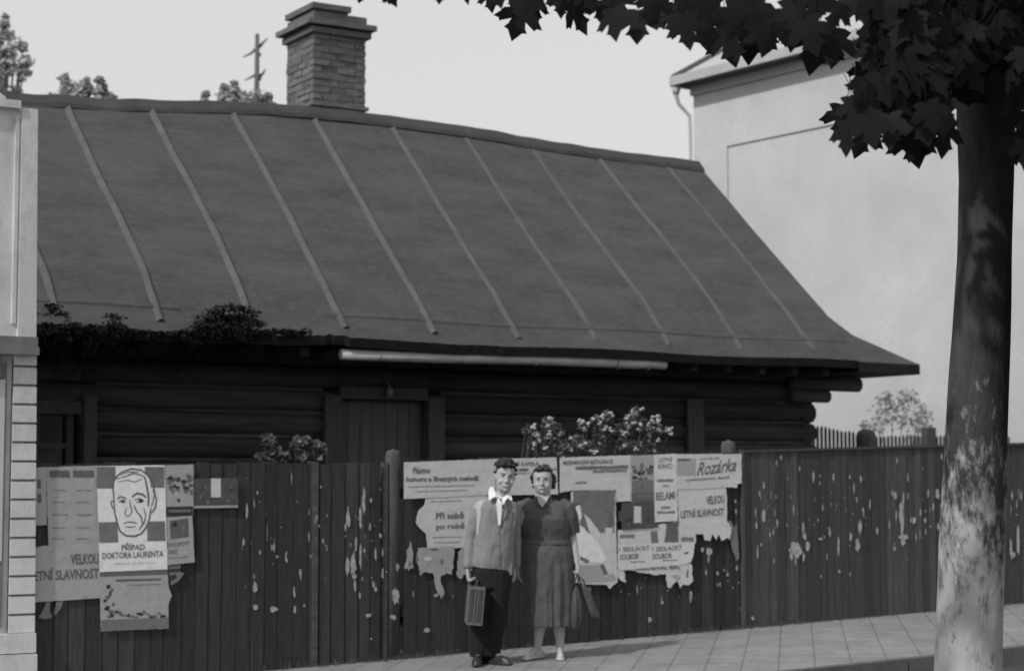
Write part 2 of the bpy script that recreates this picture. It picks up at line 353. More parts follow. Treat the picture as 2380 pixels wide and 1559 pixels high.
# window on the left
wn=MB(); wn.box(WX0,WX1,WY+.10,WY+.16,1.2,2.18); win=build('window',wn,M['glass'],house)
wf=MB()
wf.box(WX1+.01,WX1+.135,WY-.07,WY+.12,1.05,2.30)
wf.box(WX0-.12,WX0,WY-.06,WY+.12,1.05,2.30); wf.box(WX0,WX1,WY-.03,WY+.12,2.12,2.24)
wf.box(WX1-.12,WX1-.06,WY+.03,WY+.11,1.2,2.12); wf.box(WX0+.05,WX0+.11,WY+.03,WY+.11,1.2,2.12); wf.box(WX0+.3,WX0+.36,WY+.03,WY+.11,1.2,2.12)
wf.box(WX0+.36,WX1-.12,WY+.04,WY+.10,1.80,1.85)
build('window_frame',wf,M['plank'],win)
# tall upright plank on the right part of the wall
pk=MB(); pk.box(5.10,5.32,WY-.08,WY-.03,1.0,2.42); build('upright_plank',pk,M['plank'],house)
lm=MB(); lm.tube([(1.30,WY+.02,2.50),(1.30,WY-.10,2.50),(1.30,WY-.12,2.44)],.01,6); lm.ell((1.30,WY-.12,2.40),(.035,.035,.055)); build('wall_lamp',lm,M['birdwall'],house)
# gutter hanging below the eave
gt=MB(); g0=Vector((.41,2.00,2.715)); g1=Vector((4.25,2.00,2.745))
def gutter(a,b,r):
    gt.tube([a,a.lerp(b,.33)+Vector((0,0,-.006)),a.lerp(b,.66)+Vector((0,0,.004)),b],[r]*4,16)
gutter(g0,Vector((3.61,2.00,2.739)),.052); gutter(Vector((3.63,2.00,2.739)),g1,.055); gt.ell((.41,2.00,2.715),(.006,.052,.052),10,6)
gut=build('gutter',gt,M['zinc'],house)
for x in (.8,1.7,2.6,3.62,4.0): gb=MB(); gb.tube([(x,1.90,2.70),(x,1.96,2.665),(x,2.02,2.70),(x,2.05,2.80)],.007,6); build('gutter_bracket',gb,M['dark'],gut)
# chimney: brick courses modelled as slightly uneven rows, corbelled head
cm=MB(); CX0,CX1,CY0,CY1=1.50,2.16,4.96,5.68
def course(x0,x1,y0,y1,z0,z1,j=.006):
    r=lambda:random.uniform(-j,j)
    cm.box(x0+r(),x1+r(),y0+r(),y1+r(),z0,z1)
cm.box(CX0+.008,CX1-.008,CY0+.008,CY1-.008,5.25,6.66,1)
z=5.3; k=0
def brick_row(x0,x1,y0,y1,z0,z1,off,L=.21):
    J=lambda q=.007: random.uniform(-q,q)
    for (a,b_,ax) in ((x0,x1,0),(y0,y1,1)):
        for side in (0,1):
            t=a-off*L
            while t<b_-.02:
                p0,p1=max(t,a),min(t+L-.009,b_); d=.10; j1=J(.009)
                if p1-p0>.02:
                    if ax==0: yy=(y0+j1,y0+d) if side==0 else (y1-d,y1+j1); cm.box(p0+J(.002),p1,yy[0],yy[1],z0+J(.002),z1+J(.003))
                    else: xx=(x0+j1,x0+d) if side==0 else (x1-d,x1+j1); cm.box(xx[0],xx[1],p0+J(.002),p1,z0+J(.002)+.0007,z1+J(.003)+.0007)
                t+=L
while z<6.58:
    brick_row(CX0,CX1,CY0,CY1,z,z+.066,(k%2)*.5); z+=.078; k+=1
course(CX0-.035,CX1+.035,CY0-.035,CY1+.035,5.76,5.80)
course(CX0-.05,CX1+.05,CY0-.05,CY1+.05,6.60,6.665); cm.box(CX0,CX1,CY0,CY1,6.665,6.69,1)
course(CX0-.10,CX1+.10,CY0-.10,CY1+.10,6.69,6.75)
course(CX0-.0,CX1+.02,CY0-.0,CY1+.0,6.75,6.855)
cm.box(CX0+.02,CX1-.22,CY0+.02,CY1-.05,6.855,6.885,1)
course(CX0-.02,CX1-.2,CY0-.02,CY1+.02,6.885,6.95)
chim=build('chimney',cm,[M['brick'],M['mortar']],house)
# dark creeper tangled on the rotten left eave
def leaf_cloud(b,centers,n,size,mi=0,squash=(1,1,1),rng=random):
    for c,r in centers:
        for _ in range(n):
            d=Vector((rng.gauss(0,1),rng.gauss(0,1),rng.gauss(0,1))); d=d.normalized()*(rng.random()**.45)*r
            p=Vector(c)+Vector((d.x*squash[0],d.y*squash[1],d.z*squash[2])); s=size*rng.uniform(.6,1.3)
            a=Vector((rng.gauss(0,1),rng.gauss(0,1),rng.gauss(0,.6))).normalized(); q=a.cross(Vector((rng.gauss(0,1),rng.gauss(0,1),rng.gauss(0,1)))).normalized()
            b.add([p-a*s*.5,p-a*s*.1+q*s*.3,p+a*s*.5,p-a*s*.1-q*s*.3],[(0,1,2,3)],mi)
cr=MB(); rg=random.Random(3); cs=[]
lst=[(105,735,.07),(125,712,.06),(135,728,.08),(150,742,.09),(170,752,.07),(215,760,.05),(258,738,.06),(272,745,.08),(262,756,.08),(462,758,.07),(478,738,.08),(498,724,.07),(520,716,.07),(545,714,.07),(568,718,.06),(585,728,.06),(500,745,.10),(530,740,.12),(560,745,.11),(590,752,.08)]
for t_ in list(lst): lst.append((t_[0]+6,t_[1]+22,t_[2]*.8)); lst.append((t_[0]-8,t_[1]+38,t_[2]*.6))
u_=95
while u_<720: lst.append((u_,772+rg.uniform(-6,8),rg.uniform(.035,.075))); u_+=rg.uniform(9,20)
for (u,v,r) in lst:
    p=on_n(u,v,2.0 if v<752 else 1.85); cs.append((p,r))
leaf_cloud(cr,cs,70,.038,0,(1.6,.5,.62),rg)
for (p,r) in cs: cr.tube([(p.x,2.3,p.z-.25),(p.x+.05,2.1,p.z-.1),p],.008,5)
tag(build('creeper',cr,M['moss']),'dark tangled creeper growing over the ragged left end of the eave','creeper')
# ------------------------------------------------------------------ tall plastered house beyond
def on_plane(u,v,p0,nrm):
    r=ray(u,v); p0=Vector(p0); nrm=Vector(nrm); return CAMP+r*((p0-CAMP).dot(nrm)/r.dot(nrm))
HC=Vector((11,10.39,0)); HA=Vector((.0889,-.996,0)); HB=Vector((.996,.0889,0))   # far corner, along the wall, into the house
def H(a,b,z): return HC+HA*a+HB*b+Vector((0,0,z))
def hbox(mb,a0,a1,b0,b1,z0,z1,mi=0): mb.hexa([H(a0,b0,z0),H(a0,b1,z0),H(a1,b1,z0),H(a1,b0,z0)],[H(a0,b0,z1),H(a0,b1,z1),H(a1,b1,z1),H(a1,b0,z1)],mi)
def wa(u,v):
    p=on_plane(u,v,HC,HB)-HC; return p.dot(HA),p.z
th=empty('plastered_house',H(5,4.5,.4),'tall pale plastered house with a framed wall panel behind the wooden house','house')
A0,_=wa(1690,400); A1,_=wa(2203,400); ZP=wa(1690,340)[1]; WT=8.0; AE=10.9
w_=MB(); e=.028
hbox(w_,0,A0,0,.3,-.5,WT); hbox(w_,A1,AE,0,.3,-.5,WT); hbox(w_,A0,A1,0,.3,ZP,WT); hbox(w_,A0,A1,e,.3,-.5,ZP)
hbox(w_,0,.3,.3,9,-.5,WT); hbox(w_,AE-.3,AE,.3,9,-.5,WT); hbox(w_,.3,AE-.3,8.7,9,-.5,WT)
build('wall',w_,M['plaster'],th)
c_=MB(); o_=.34; oa=.14
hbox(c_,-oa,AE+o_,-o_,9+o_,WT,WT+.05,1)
hbox(c_,-oa-.02,AE+o_+.02,-o_-.05,-o_,WT-.01,WT+.14,0); hbox(c_,-oa-.06,-oa,-o_,9+o_,WT-.01,WT+.14,0)
hbox(c_,-.02,AE,-.06,-.002,WT-.16,WT-.003,0)
build('cornice',c_,[M['tin'],M['soffit']],th)
r_=MB(); z0=WT+.11; rise=3.6; hw=(9+2*o_)/2
k1,k2,k3,k4=H(-oa,-o_,z0),H(AE+o_,-o_,z0),H(AE+o_,9+o_,z0),H(-oa,9+o_,z0); g1=H(-oa+hw,-o_+hw,z0+rise); g2=H(AE+o_-hw,-o_+hw,z0+rise)
r_.add([k1,k2,k3,k4,g1,g2],[(0,1,5,4),(2,3,4,5),(3,0,4),(1,2,5)])
hr=build('roof',r_,M['tin'],th)
hp=MB()
for a,b in ((k1,g1),(g1,g2),(k2,g2)): hp.tube([a+Vector((0,0,.01)),b+Vector((0,0,.01))],.06,6)
build('hip_ridge',hp,M['roof_batten'],hr)
dp=MB()
q=H(-.10,-.29,WT-.02); dp.tube([q,q+Vector((0,0,-.16)),H(-.10,-.24,WT-.3),H(-.03,-.06,WT-.5),H(-.03,-.05,WT-.75),H(-.03,-.05,.4)],[.04,.036,.03,.028,.028,.028],8)
dp.tube([q+Vector((0,0,.0)),q+Vector((0,0,-.13))],[.08,.05],10)
build('downpipe',dp,M['zinc'],th)
# ------------------------------------------------------------------ pale building corner at the left edge
lb=empty('rendered_building',(-5.5,.6,gz(-5.5)),'pale rendered building corner with banded stone blocks at the left edge','building')
def xr(z): return -3.175-.0125*z
b=MB()
def wedge(x0,z0,z1,y0,y1,mi=0,dx=0.0):
    b.hexa([(x0,y0,z0),(xr(z0)+dx,y0,z0),(xr(z0)+dx,y1,z0),(x0,y1,z0)],[(x0,y0,z1),(xr(z1)+dx,y0,z1),(xr(z1)+dx,y1,z1),(x0,y1,z1)],mi)
wedge(-9,-.4,4.36,-.03,1.25,dx=-.03)
build('wall',b,M['plaster_l'],lb)
b=MB(); wedge(-3.352,2.60,4.37,-.06,1.2); b.box(-3.397,-3.367,-.05,-.028,2.7,4.3)
build('pilaster',b,M['plaster_l'],lb)
b=MB(); z=.36; k=0
while z<2.40:
    wedge(-3.382,z,z+.126,-.075,.6,dx=.0); z+=.1445
wedge(-3.382,.36,2.42,-.06,.55,1,-.006)
build('quoin',b,[M['plaster_l'],M['joint']],lb)
b=MB(); wedge(-9,2.46,2.52,-.14,1.25,0,.0); wedge(-9,2.52,2.60,-.10,1.25,0,.0); build('band_course',b,[M['joint']],lb)
b=MB(); wedge(-9,-.3,.20,-.14,.7,0,.0); wedge(-9,.21,.355,-.11,.7,0,.0); build('plinth',b,M['plaster_l'],lb)
b=MB(); b.box(-3.487,-3.427,-.05,-.027,.4,2.40); b.box(-4.7,-3.487,-.10,-.028,2.28,2.44); lwn=build('window',b,M['joint'],lb)
b=MB(); b.box(-4.6,-3.440,-.06,-.029,.9,2.27); build('shutter',b,M['plaster_trim'],lwn)
b=MB(); b.tube([(-3.590,.4,4.35),(-3.570,.4,4.46),(-3.490,.4,4.50),(-3.427,.4,4.47),(-3.367,.4,4.36)],[.1,.11,.12,.1,.06],10); b.box(-9,-3.367,-.08,1.3,4.36,4.42)
build('coping',b,M['plaster_l'],lb)
# ------------------------------------------------------------------ board fences
def ztop(x): return 1.676+.0295*x if x>0 else 1.670+.012*x
def fence(x0,x1,bw,m,label,drop=0,gap=.004,seed=1,rail=True,name='board_fence',cat='fence',cap=False):
    rg=random.Random(seed); e_=empty(name,((x0+x1)/2,0,gz((x0+x1)/2)),label,cat)
    b=MB(); x=x0
    while x<x1-.02:
        wd=min(bw*rg.uniform(.85,1.15),x1-x); yy=rg.uniform(-.004,.006); t=rg.uniform(-.012,.012)-drop; g=gap*rg.uniform(.6,2.2); ly=rg.uniform(-.003,.003)
        a,c=x+g/2,x+wd-g/2; zb0,zt=gz(x)+rg.uniform(.004,.02),ztop(x+wd/2)+t
        b.hexa([(a,-.012+yy,zb0),(c,-.012+yy+ly,zb0),(c,.012+yy,zb0),(a,.012+yy,zb0)],[(a,-.012+yy+ly,zt),(c,-.012+yy,zt),(c,.012+yy,zt),(a,.012+yy,zt)])
        x+=wd
    build('board_panel',b,m,e_)
    if rail:
        for h in (.35,1.35):
            r=MB(); r.hexa([(x0,.02,gz(x0)+h),(x1,.02,gz(x1)+h),(x1,.07,gz(x1)+h),(x0,.07,gz(x0)+h)],[(x0,.02,gz(x0)+h+.09),(x1,.02,gz(x1)+h+.09),(x1,.07,gz(x1)+h+.09),(x0,.07,gz(x0)+h+.09)]); build('rail',r,M['post'],e_)
    if cap:
        r=MB(); a,c=ztop(x0)-.012,ztop(x1)-.012; r.hexa([(x0,-.03,a),(x1,-.03,c),(x1,.035,c),(x0,.035,a)],[(x0,-.03,a+.025),(x1,-.03,c+.025),(x1,.035,c+.025),(x0,.035,a+.025)]); build('top_rail',r,m,e_)
    return e_
FA=fence(-3.27,-.80,.125,M['fence_l'],'dark stained board fence on the left carrying the line-drawn face poster',seed=4)
FG=fence(-.775,-.175,.115,M['fence_l'],'narrow gate of dark upright boards beside the rounded post, with peeling paper',drop=.015,gap=.008,seed=9,rail=False,name='board_gate',cat='gate')
FB=fence(.03,3.655,.13,M['fence_m'],'board fence covered with posters behind the two people',seed=11)
FC=fence(3.71,16,.095,M['fence_r'],'bare board fence with torn paper scraps along the right pavement',seed=21,gap=.003,cap=True)
def dome_post(x,y,r,zt,par,z0):
    b=MB(); prof=[(z0-.2,r),(zt-r*.9,r),(zt-r*.5,r*.92),(zt-r*.2,r*.72),(zt-.01,r*.36),(zt,.01)]
    b.loft([[(x+math.cos(t)*q,y+math.sin(t)*q,z) for t in [2*math.pi*k/16 for k in range(16)]] for z,q in prof]); return build('post',b,M['post'],par)
dome_post(-.055,.045,.066,1.775,FB,gz(0)); dome_post(3.60,.085,.072,1.895,FC,gz(3.6))
b=MB(); b.box(-.835,-.785,-.02,.06,-.1,1.655); b.box(-.17,-.125,.0,.05,-.1,1.66); b.box(-.6,-.2,.02,.05,.3,.38); b.box(-.75,-.2,.02,.05,1.3,1.38); build('gate_frame',b,M['dark'],FG)
b=MB(); b.hexa([(3.665,-.035,gz(3.67)),(3.70,-.035,gz(3.7)),(3.70,.01,gz(3.7)),(3.665,.01,gz(3.67))],[(3.665,-.035,1.80),(3.70,-.035,1.80),(3.70,.01,1.80),(3.665,.01,1.80)]); build('cover_strip',b,M['post'],FC)
# ------------------------------------------------------------------ torn paper left on the boards
def ragged(cx,cy,w,h,rg,n=14,sharp=1.0):
    pts=[]
    for k in range(n):
        t=2*math.pi*k/n; r=rg.uniform(.55,1.1) if sharp else 1
        pts.append((cx+math.cos(t)*w/2*r*(1 if abs(math.sin(t))<.8 else .6),cy+math.sin(t)*h/2*r))
    return pts
LAY=.0
def wallpts(pts,off): return [on_n(u,v,-off) for u,v in pts]
def c4(x,y): return 1637.4+x*.4749, 818.7+y*.4749
def c2(x,y): return 900.6+x*.3612, 1023.4+y*.3612
def c3(x,y): return 73.7+x*.2994, 1047.9+y*.2994
def c5(x,y): return (650+x/3.1733)*.8187,(1500+y/3.1733)*.8187
def c6(x,y): return (1560+x/3.543)*.8187,(1260+y/3.543)*.8187
def scraps(par,lst,n,box,seed,avoid=None,sm=1):
    rg=random.Random(seed); b=MB()
    for (u,v,w,h) in lst: b.poly(wallpts(ragged(u,v,w,h,rg,16),.022))
    for _ in range(n):
        # clustered small vertical flecks
        u=rg.uniform(box[0],box[2]); v=box[1]+(box[3]-box[1])*min(max(rg.gauss(.5,.22),0),1)
        if avoid and avoid(u,v): continue
        h=rg.choice([3,4,6,9,14,22,34])*rg.uniform(.6,1.2)*sm; b.poly(wallpts(ragged(u,v,rg.uniform(1.2,3+h*.12)*sm,h,rg,rg.choice([7,9,14])),.021))
    return build('torn_scraps',b,M['scrap'],par)
L=[]
for (x,y,w,h) in [(965,800,26,190),(972,735,12,130),(975,900,50,36),(972,925,28,50),(762,855,20,90),(750,940,24,90),(765,620,10,46),(731,665,9,50),(290,800,18,90),(290,650,10,40),(656,950,12,110),(933,700,18,46),(1140,690,22,70),(1095,690,10,60),(1027,822,20,44),(612,880,12,60),(715,900,14,50),(905,840,8,60),(995,610,8,60),(1160,510,9,36),(943,530,8,36),(375,515,7,34),(250,780,7,60),(578,760,9,40),(448,965,80,95),(425,990,25,60),(505,950,24,60),(490,900,20,50),(485,1000,14,60),(445,1010,10,70),(568,912,26,14),(930,958,18,26),(745,720,9,40),(775,770,8,30),(1080,820,18,30),(1120,760,9,44),(1505,700,10,60),(1500,960,16,110),(1535,920,18,160),(1510,990,26,36),(1550,700,10,50),(845,870,14,40),(810,740,7,60),(337,880,7,30),(340,1020,7,26),(600,1000,6,40),(660,1070,14,20),(713,1085,8,24),(570,1095,8,16),(235,1300,18,24),(155,965,12,80),(160,1050,10,30)]:
    u,v=c4(x,y); L.append((u,v,w*.4749,h*.4749))
scraps(FC,L,110,(1745,1075,2370,1300),5)
L=[]
for (x,y,w,h) in [(235,530,45,120),(240,705,55,60),(405,725,75,60),(590,600,28,40),(592,730,24,90),(677,690,24,26),(745,650,50,50),(930,620,30,80),(435,250,26,30),(520,280,24,44),(935,180,60,160),(1180,600,24,70),(1255,780,60,50),(1280,990,26,16),(335,990,30,60),(300,390,26,30)]:
    u,v=c5(x,y); L.append((u,v,w/3.1733*.8187,h/3.1733*.8187))
scraps(FA,L[:6]+L[8:10],40,(560,1110,760,1400),6,sm=1.2)
L2=[c5(1120,320)+(16,62),c5(1185,250)+(7,75),c5(1130,430)+(13,16),c5(1135,510)+(7,30)]+L[11:14]+[c5(1320,540)+(8,16),c5(1320,230)+(6,36)]+[(845,1165,9,70),(838,1200,7,60)]
scraps(FG,L2,34,(795,1110,900,1420),8,sm=1.3)
L3=[c5(1630,240)+(22,72),c5(1615,330)+(26,24),c5(1518,350)+(9,24),c5(1500,610)+(20,44),c5(1480,795)+(15,14),c5(1785,915)+(20,12),c5(1880,500)+(12,50),c5(1925,560)+(10,36),c5(1865,600)+(12,12),c5(1915,615)+(8,10),(1510,1440,9,14),(1540,1400,8,10),(1605,1390,5,22),(1600,1350,6,20)]
L3+=[(c6(x,y)[0],c6(x,y)[1],w*.231,h*.231) for x,y,w,h in [(1610,1080,70,110),(1540,1060,40,60),(1600,1160,20,90),(1575,1290,22,60),(1690,1300,30,50),(1790,1310,24,50),(1885,1250,24,60),(1420,1520,34,110),(1190,1470,20,20),(1875,680,26,60),(1870,575,20,40)]]
def av(u,v): return (935<u<1725 and v<1290) or 1060<u<1350
scraps(FB,L3,50,(945,1270,1720,1440),7,av)
# ------------------------------------------------------------------ posters
FONT=None
def text_geo(s,bold=.012):
    cu=bpy.data.curves.new('t','FONT'); cu.body=s; cu.shear=.45 if s=='Rozárka' else 0; cu.offset=bold; cu.resolution_u=2
    o=bpy.data.objects.new('t',cu); COL.objects.link(o); bpy.context.view_layer.update()
    me=bpy.data.meshes.new_from_object(o.evaluated_get(bpy.context.evaluated_depsgraph_get()))
    vs=np.array([v.co[:2] for v in me.vertices]); fs=[tuple(p.vertices) for p in me.polygons]
    bpy.data.objects.remove(o); bpy.data.curves.remove(cu); bpy.data.meshes.remove(me)
    lo=vs.min(0); hi=vs.max(0); return (vs-lo)/(hi-lo),fs
def densify(pts,step,amp,rg,closed=True):
    out=[]
    n=len(pts)
    for i in range(n if closed else n-1):
        a=pts[i]; c=pts[(i+1)%n]; L_=math.hypot(c[0]-a[0],c[1]-a[1]); k=max(1,int(L_/step))
        for j in range(k):
            t=j/k; q=amp if j else amp*.4
            out.append((a[0]+(c[0]-a[0])*t+rg.uniform(-q,q),a[1]+(c[1]-a[1])*t+rg.uniform(-q,q)))
    return out
PN=[0]
def poster(label,conv,outline,base,layer=1,prints=(),texts=(),torn=.5,group=None,name='poster'):
    rg=random.Random(len(label)*7+int(outline[0][0])); off=.024+.0035*layer; PN[0]+=1; off+=PN[0]*.0001
    P=[conv(*p) for p in outline]
    b=MB(); b.poly(wallpts(densify(P,5,torn,rg) if torn else P,off))
    o=build(name,b,M[base]); tag(o,label,'poster',group)
    if prints:
        mats=[]; b=MB(); k=0
        for pr in prints:
            pts,mn=pr[0],pr[1]; rough=pr[2] if len(pr)>2 else 0
            if mn not in mats: mats.append(mn)
            q=[conv(*p) for p in pts]; q=densify(q,4,rough,rg) if rough else q
            k+=1; b.poly(wallpts(q,off+.0006+.00006*k),mats.index(mn))
        build('printed_picture',b,[M[m] for m in mats],o)
    if texts:
        mats=[]; b=MB()
        for t in texts:
            s,(x0,y0,x1,y1),h,mn=t[:4]; sk=t[4] if len(t)>4 else .012
            if mn not in mats: mats.append(mn)
            g,fs=text_geo(s,sk); vs=[]
            for (a,c) in g:
                x=x0+(x1-x0)*a; y=y0+(y1-y0)*a-h*c
                vs.append(on_n(*conv(x,y),-(off+.0018)))
            b.add(vs,fs,mats.index(mn))
        build('lettering',b,[M[m] for m in mats],o)
    return o
def rect(x0,y0,x1,y1,sl=0): return [(x0,y0),(x1,y0+sl),(x1,y1+sl),(x0,y1)]
def stroke(pts,w):
    L_=[];R_=[]
    for i,p in enumerate(pts):
        a=pts[max(i-1,0)];c=pts[min(i+1,len(pts)-1)];dx,dy=c[0]-a[0],c[1]-a[1];l=math.hypot(dx,dy) or 1
        ww=w*(.55+.45*math.sin(math.pi*(i+.6)/(len(pts)+.2))); L_.append((p[0]-dy/l*ww/2,p[1]+dx/l*ww/2)); R_.append((p[0]+dy/l*ww/2,p[1]-dx/l*ww/2))
    return L_+R_[::-1]
# -- left group
poster('narrow grey notice cut by the left building, above the dark square patch',c3,[(20,128),(112,125),(118,572),(20,578)],'paper_grey',1,
  [(rect(45,220,72,290),'ink_soft'),(rect(45,330,75,400),'ink_soft')])
cols=[]
for (x0,x1) in ((135,295),(320,485)):
    cols.append((rect(x0,150,x1,205),'ink_soft',1))
    for y in (300,393,490,590,675): cols.append((rect(x0+25,y,x1-5-(y%40),y+9),'ink_faint',.8))
poster('grey two-column programme sheet with dark headings left of the face poster',c3,[(112,125),(505,112),(525,722),(130,735)],'paper_grey',1,cols)
poster('wide grey festival poster with two lines of bold condensed capitals, left of the face poster',c3,[(20,748),(80,735),(527,712),(532,1140),(20,1172)],'paper_grey',2,
  [],[('VELKOU',(302,880,520,875),82,'ink_soft',.028),('LETNÍ SLAVNOST',(-15,1010,522,985),96,'ink_soft',.028)])
face=[]
W='paper_white'
face+=[(rect(505,120,650,290),'paper_mid'),(rect(878,122,1030,284),'paper_mid'),([(518,552),(665,548),(672,708),(524,712)],'paper_mid'),([(895,545),(1034,543),(1040,696),(898,698)],'paper_mid')]
def st(pts,w): face.append((densify(stroke(pts,w*1.15),7,1.1,random.Random(int(w*7+pts[0][0]))),'ink_soft'))
# generic line-drawn head
face.append(([(640,250),(660,190),(720,150),(800,140),(870,160),(915,220),(930,320),(920,430),(905,540),(860,630),(800,662),(720,660),(680,600),(652,500),(640,400)],W))
st([(652,470),(628,440),(615,400),(622,385),(640,400)],9); st([(640,400),(636,330),(628,260),(650,205),(700,165),(770,138),(850,148),(905,190),(945,250),(955,330)],13)
st([(655,215),(720,200),(790,172),(860,190),(880,205)],10); st([(670,240),(740,225),(800,240),(860,215)],8); st([(690,185),(760,160),(830,165)],8)
st([(878,200),(895,280),(908,360),(905,430)],14); st([(640,400),(645,480),(665,560),(685,620),(730,655),(800,660),(850,640),(890,590),(915,520),(925,440)],13)
st([(955,330),(968,370),(962,430),(940,470),(925,480)],11); st([(940,290),(952,340),(940,400),(925,430)],8)
st([(665,372),(690,352),(720,362),(735,375)],12); st([(675,392),(700,384),(728,396)],8); st([(780,355),(815,328),(860,335),(890,360)],15); st([(800,380),(835,368),(872,385),(850,398),(812,396)],9)
face.append(([(690,378),(712,372),(728,388),(710,404),(692,398)],'ink_soft')); face.append(([(832,372),(856,370),(866,386),(848,398),(830,390)],'ink'))
st([(760,380),(768,430),(778,470),(760,500),(735,505)],8); st([(735,440),(722,490),(740,510)],7); st([(795,420),(815,470),(850,510),(860,570),(835,610)],11)
st([(715,560),(750,548),(790,552),(820,560)],9); st([(725,585),(765,590),(805,582)],7); st([(870,440),(885,500),(868,570)],8)
poster('white poster with a line-drawn face over four dark squares and a white title band',c3,[(503,116),(1032,108),(1054,916),(527,938)],W,3,face,
  [('PŘÍPAD',(698,772,878,765),60,'ink_soft',.018),('DOKTORA LAURENTA',(548,838,1022,820),50,'ink_soft',.018),('DRAMA ZE ŽIVOTA',(640,880,960,872),14,'ink_faint',.0)],torn=.3)
pic=[([(528,938),(1050,918),(1052,958),(530,975)],'ink_soft'),([(650,995),(1005,985),(1006,1003),(651,1013)],'ink_soft',.5),([(740,1035),(1000,1028),(1000,1036),(740,1044)],'ink_faint',.5)]
rgp=random.Random(12)
for k in range(9): x=560+rgp.uniform(0,80); y=1050+k*28; pic.append((ragged(x,y,rgp.uniform(25,55),rgp.uniform(25,55),rgp),'ink_soft' if k%2 else 'ink'))
for k in range(15): x=600+k*30; pic.append((ragged(x,1275+rgp.uniform(-28,20),rgp.uniform(25,60),rgp.uniform(22,50),rgp),['ink_soft','paper_mid','ink'][k%3]))
pic.append(([(535,1310),(1060,1290),(1062,1372),(537,1393)],'paper_mid',1))
poster('grey picture poster with small dark figures, pasted under the face poster',c3,[(527,938),(1052,918),(1064,1060),(1088,1120),(1062,1190),(1063,1376),(535,1397)],'paper_grey',2,pic)
fl=[]
for k in range(26): fl.append((ragged(1040+rgp.uniform(5,200),170+rgp.uniform(0,140)+(k%3)*20,rgp.uniform(22,60),rgp.uniform(20,50),rgp),['ink','ink_soft','paper_mid'][k%3]))
fl+=[([(1125,370),(1155,370),(1140,405)],'ink'),(rect(1038,432,1252,502,-4),'ink'),(rect(1060,455,1235,475,-4),'paper_mid')]
poster('flower picture poster with a dark lower band, right of the face poster',c3,[(1032,110),(1256,104),(1256,496),(1038,504)],'paper_grey',2,fl)
def theatre(conv,x0,y0,x1,y1,rx0,ry0,rx1,ry1,seed):
    rg=random.Random(seed); out=[]
    for k in range(22): out.append((ragged(rg.uniform(x0+15,x1-15),rg.uniform(y0+.25*(y1-y0),y1-10),rg.uniform(.03,.08)*(x1-x0),rg.uniform(.08,.3)*(y1-y0),rg),['paper_mid','ink','ink_soft','paper_dark'][k%4]))
    out.append((rect(rx0,ry0,rx1,ry1),'paper_pale')); return out
poster('dark theatre photograph sheet with a small pale rectangle, at the left fence top',c3,[(1258,215),(1600,205),(1604,440),(1262,450)],'paper_dark',1,theatre(c3,1262,215,1600,420,1392,212,1468,358,4)+[(rect(1262,424,1602,442,-4),'paper_grey')])
poster('small framed picture notice pasted below the left flower poster',c3,[(1050,512),(1246,500),(1266,862),(1052,884)],'paper_grey',3,[([(1070,540),(1215,520),(1222,665),(1078,685)],'ink_soft'),(ragged(1110,570,50,50,rgp),'ink'),(ragged(1180,590,40,70,rgp),'paper_mid')],
  [('KROUPOVÝ',(1055,745,1225,728),40,'ink_soft'),('SVAZ',(1062,800,1130,795),36,'ink_soft'),('VSTUP VOLNÝ',(1062,838,1215,826),16,'ink_soft')])
poster('torn dark and pale paper remnant hanging below the left framed picture notice',c3,[(1060,890),(1160,882),(1150,935),(1185,950),(1140,1010),(1085,1045),(1070,990)],'paper_mid',1,[(rect(1068,915,1150,940,-5),'ink'),([(1068,965),(1120,955),(1125,985),(1070,1010)],'ink')],torn=1.2)
poster('forked torn paper strip under the left festival poster',c3,[(110,1172),(145,1172),(140,1230),(160,1290),(95,1305),(50,1290),(85,1240)],'paper_mid',1,torn=1)
poster('slanting torn paper strip right of the forked strip',c3,[(190,1170),(243,1165),(225,1220),(190,1265),(165,1275),(180,1225)],'paper_mid',1,torn=1)
# -- middle group
poster('pale poster with a long bold headline at the left end of the middle fence',c2,[(105,140),(700,118),(692,345),(400,362),(105,376)],'paper_pale',2,[(rect(130,296,560,302,-10),'ink_faint',.5),(rect(190,326,520,331,-8),'ink_faint',.5)],
  [('Pásmo',(165,215,275,210),42,'ink_soft',.028),('humoru a líbezných melodií',(120,276,588,268),44,'ink_soft',.028)])
poster('pale torn poster with two bold lines beside the man, wavy left edge',c2,[(245,366),(420,350),(640,340),(640,690),(430,690),(258,695),(246,600),(205,560),(180,525),(200,450),(235,415)],'paper_pale',1,[(rect(280,390,480,396,-6),'ink_faint',.5),(rect(290,620,480,626,-4),'ink_faint',.5),(rect(300,655,470,660,-4),'ink_faint',.5)],
  [('Při sobě',(312,506,492,502),46,'ink_soft',.028),('po robě',(312,582,498,576),50,'ink_soft',.028)],torn=.8)
poster('crumbling pale paper remnant with dripping lower edge below the torn poster',c2,[(195,690),(430,680),(425,770),(415,865),(375,850),(340,880),(362,970),(345,1010),(310,950),(300,870),(290,850),(240,845),(215,868),(195,800)],'paper_grey',1,[(ragged(300,700,60,20,rgp),'ink_soft'),(ragged(350,780,26,50,rgp),'paper_mid'),(ragged(260,760,60,30,rgp),'paper_pale')],torn=2)
poster('torn paper remnant behind the briefcase hand of the man',c2,[(455,720),(480,690),(560,690),(560,900),(520,905),(500,860),(470,890),(445,860)],'paper_grey',1,torn=2)
poster('pale notice with small headline seen between the two heads',c2,[(690,118),(1088,108),(1095,250),(1098,345),(700,352)],'paper_pale',1,[(rect(845,180,905,198,-2),'ink_soft',.5),(rect(1040,180,1100,190),'ink_faint')],
  [('ROZHLASOVÁ KAPELA',(640,172,975,160),32,'ink_soft',.02),('hraje v pátek',(835,222,1000,216),20,'ink_soft')])
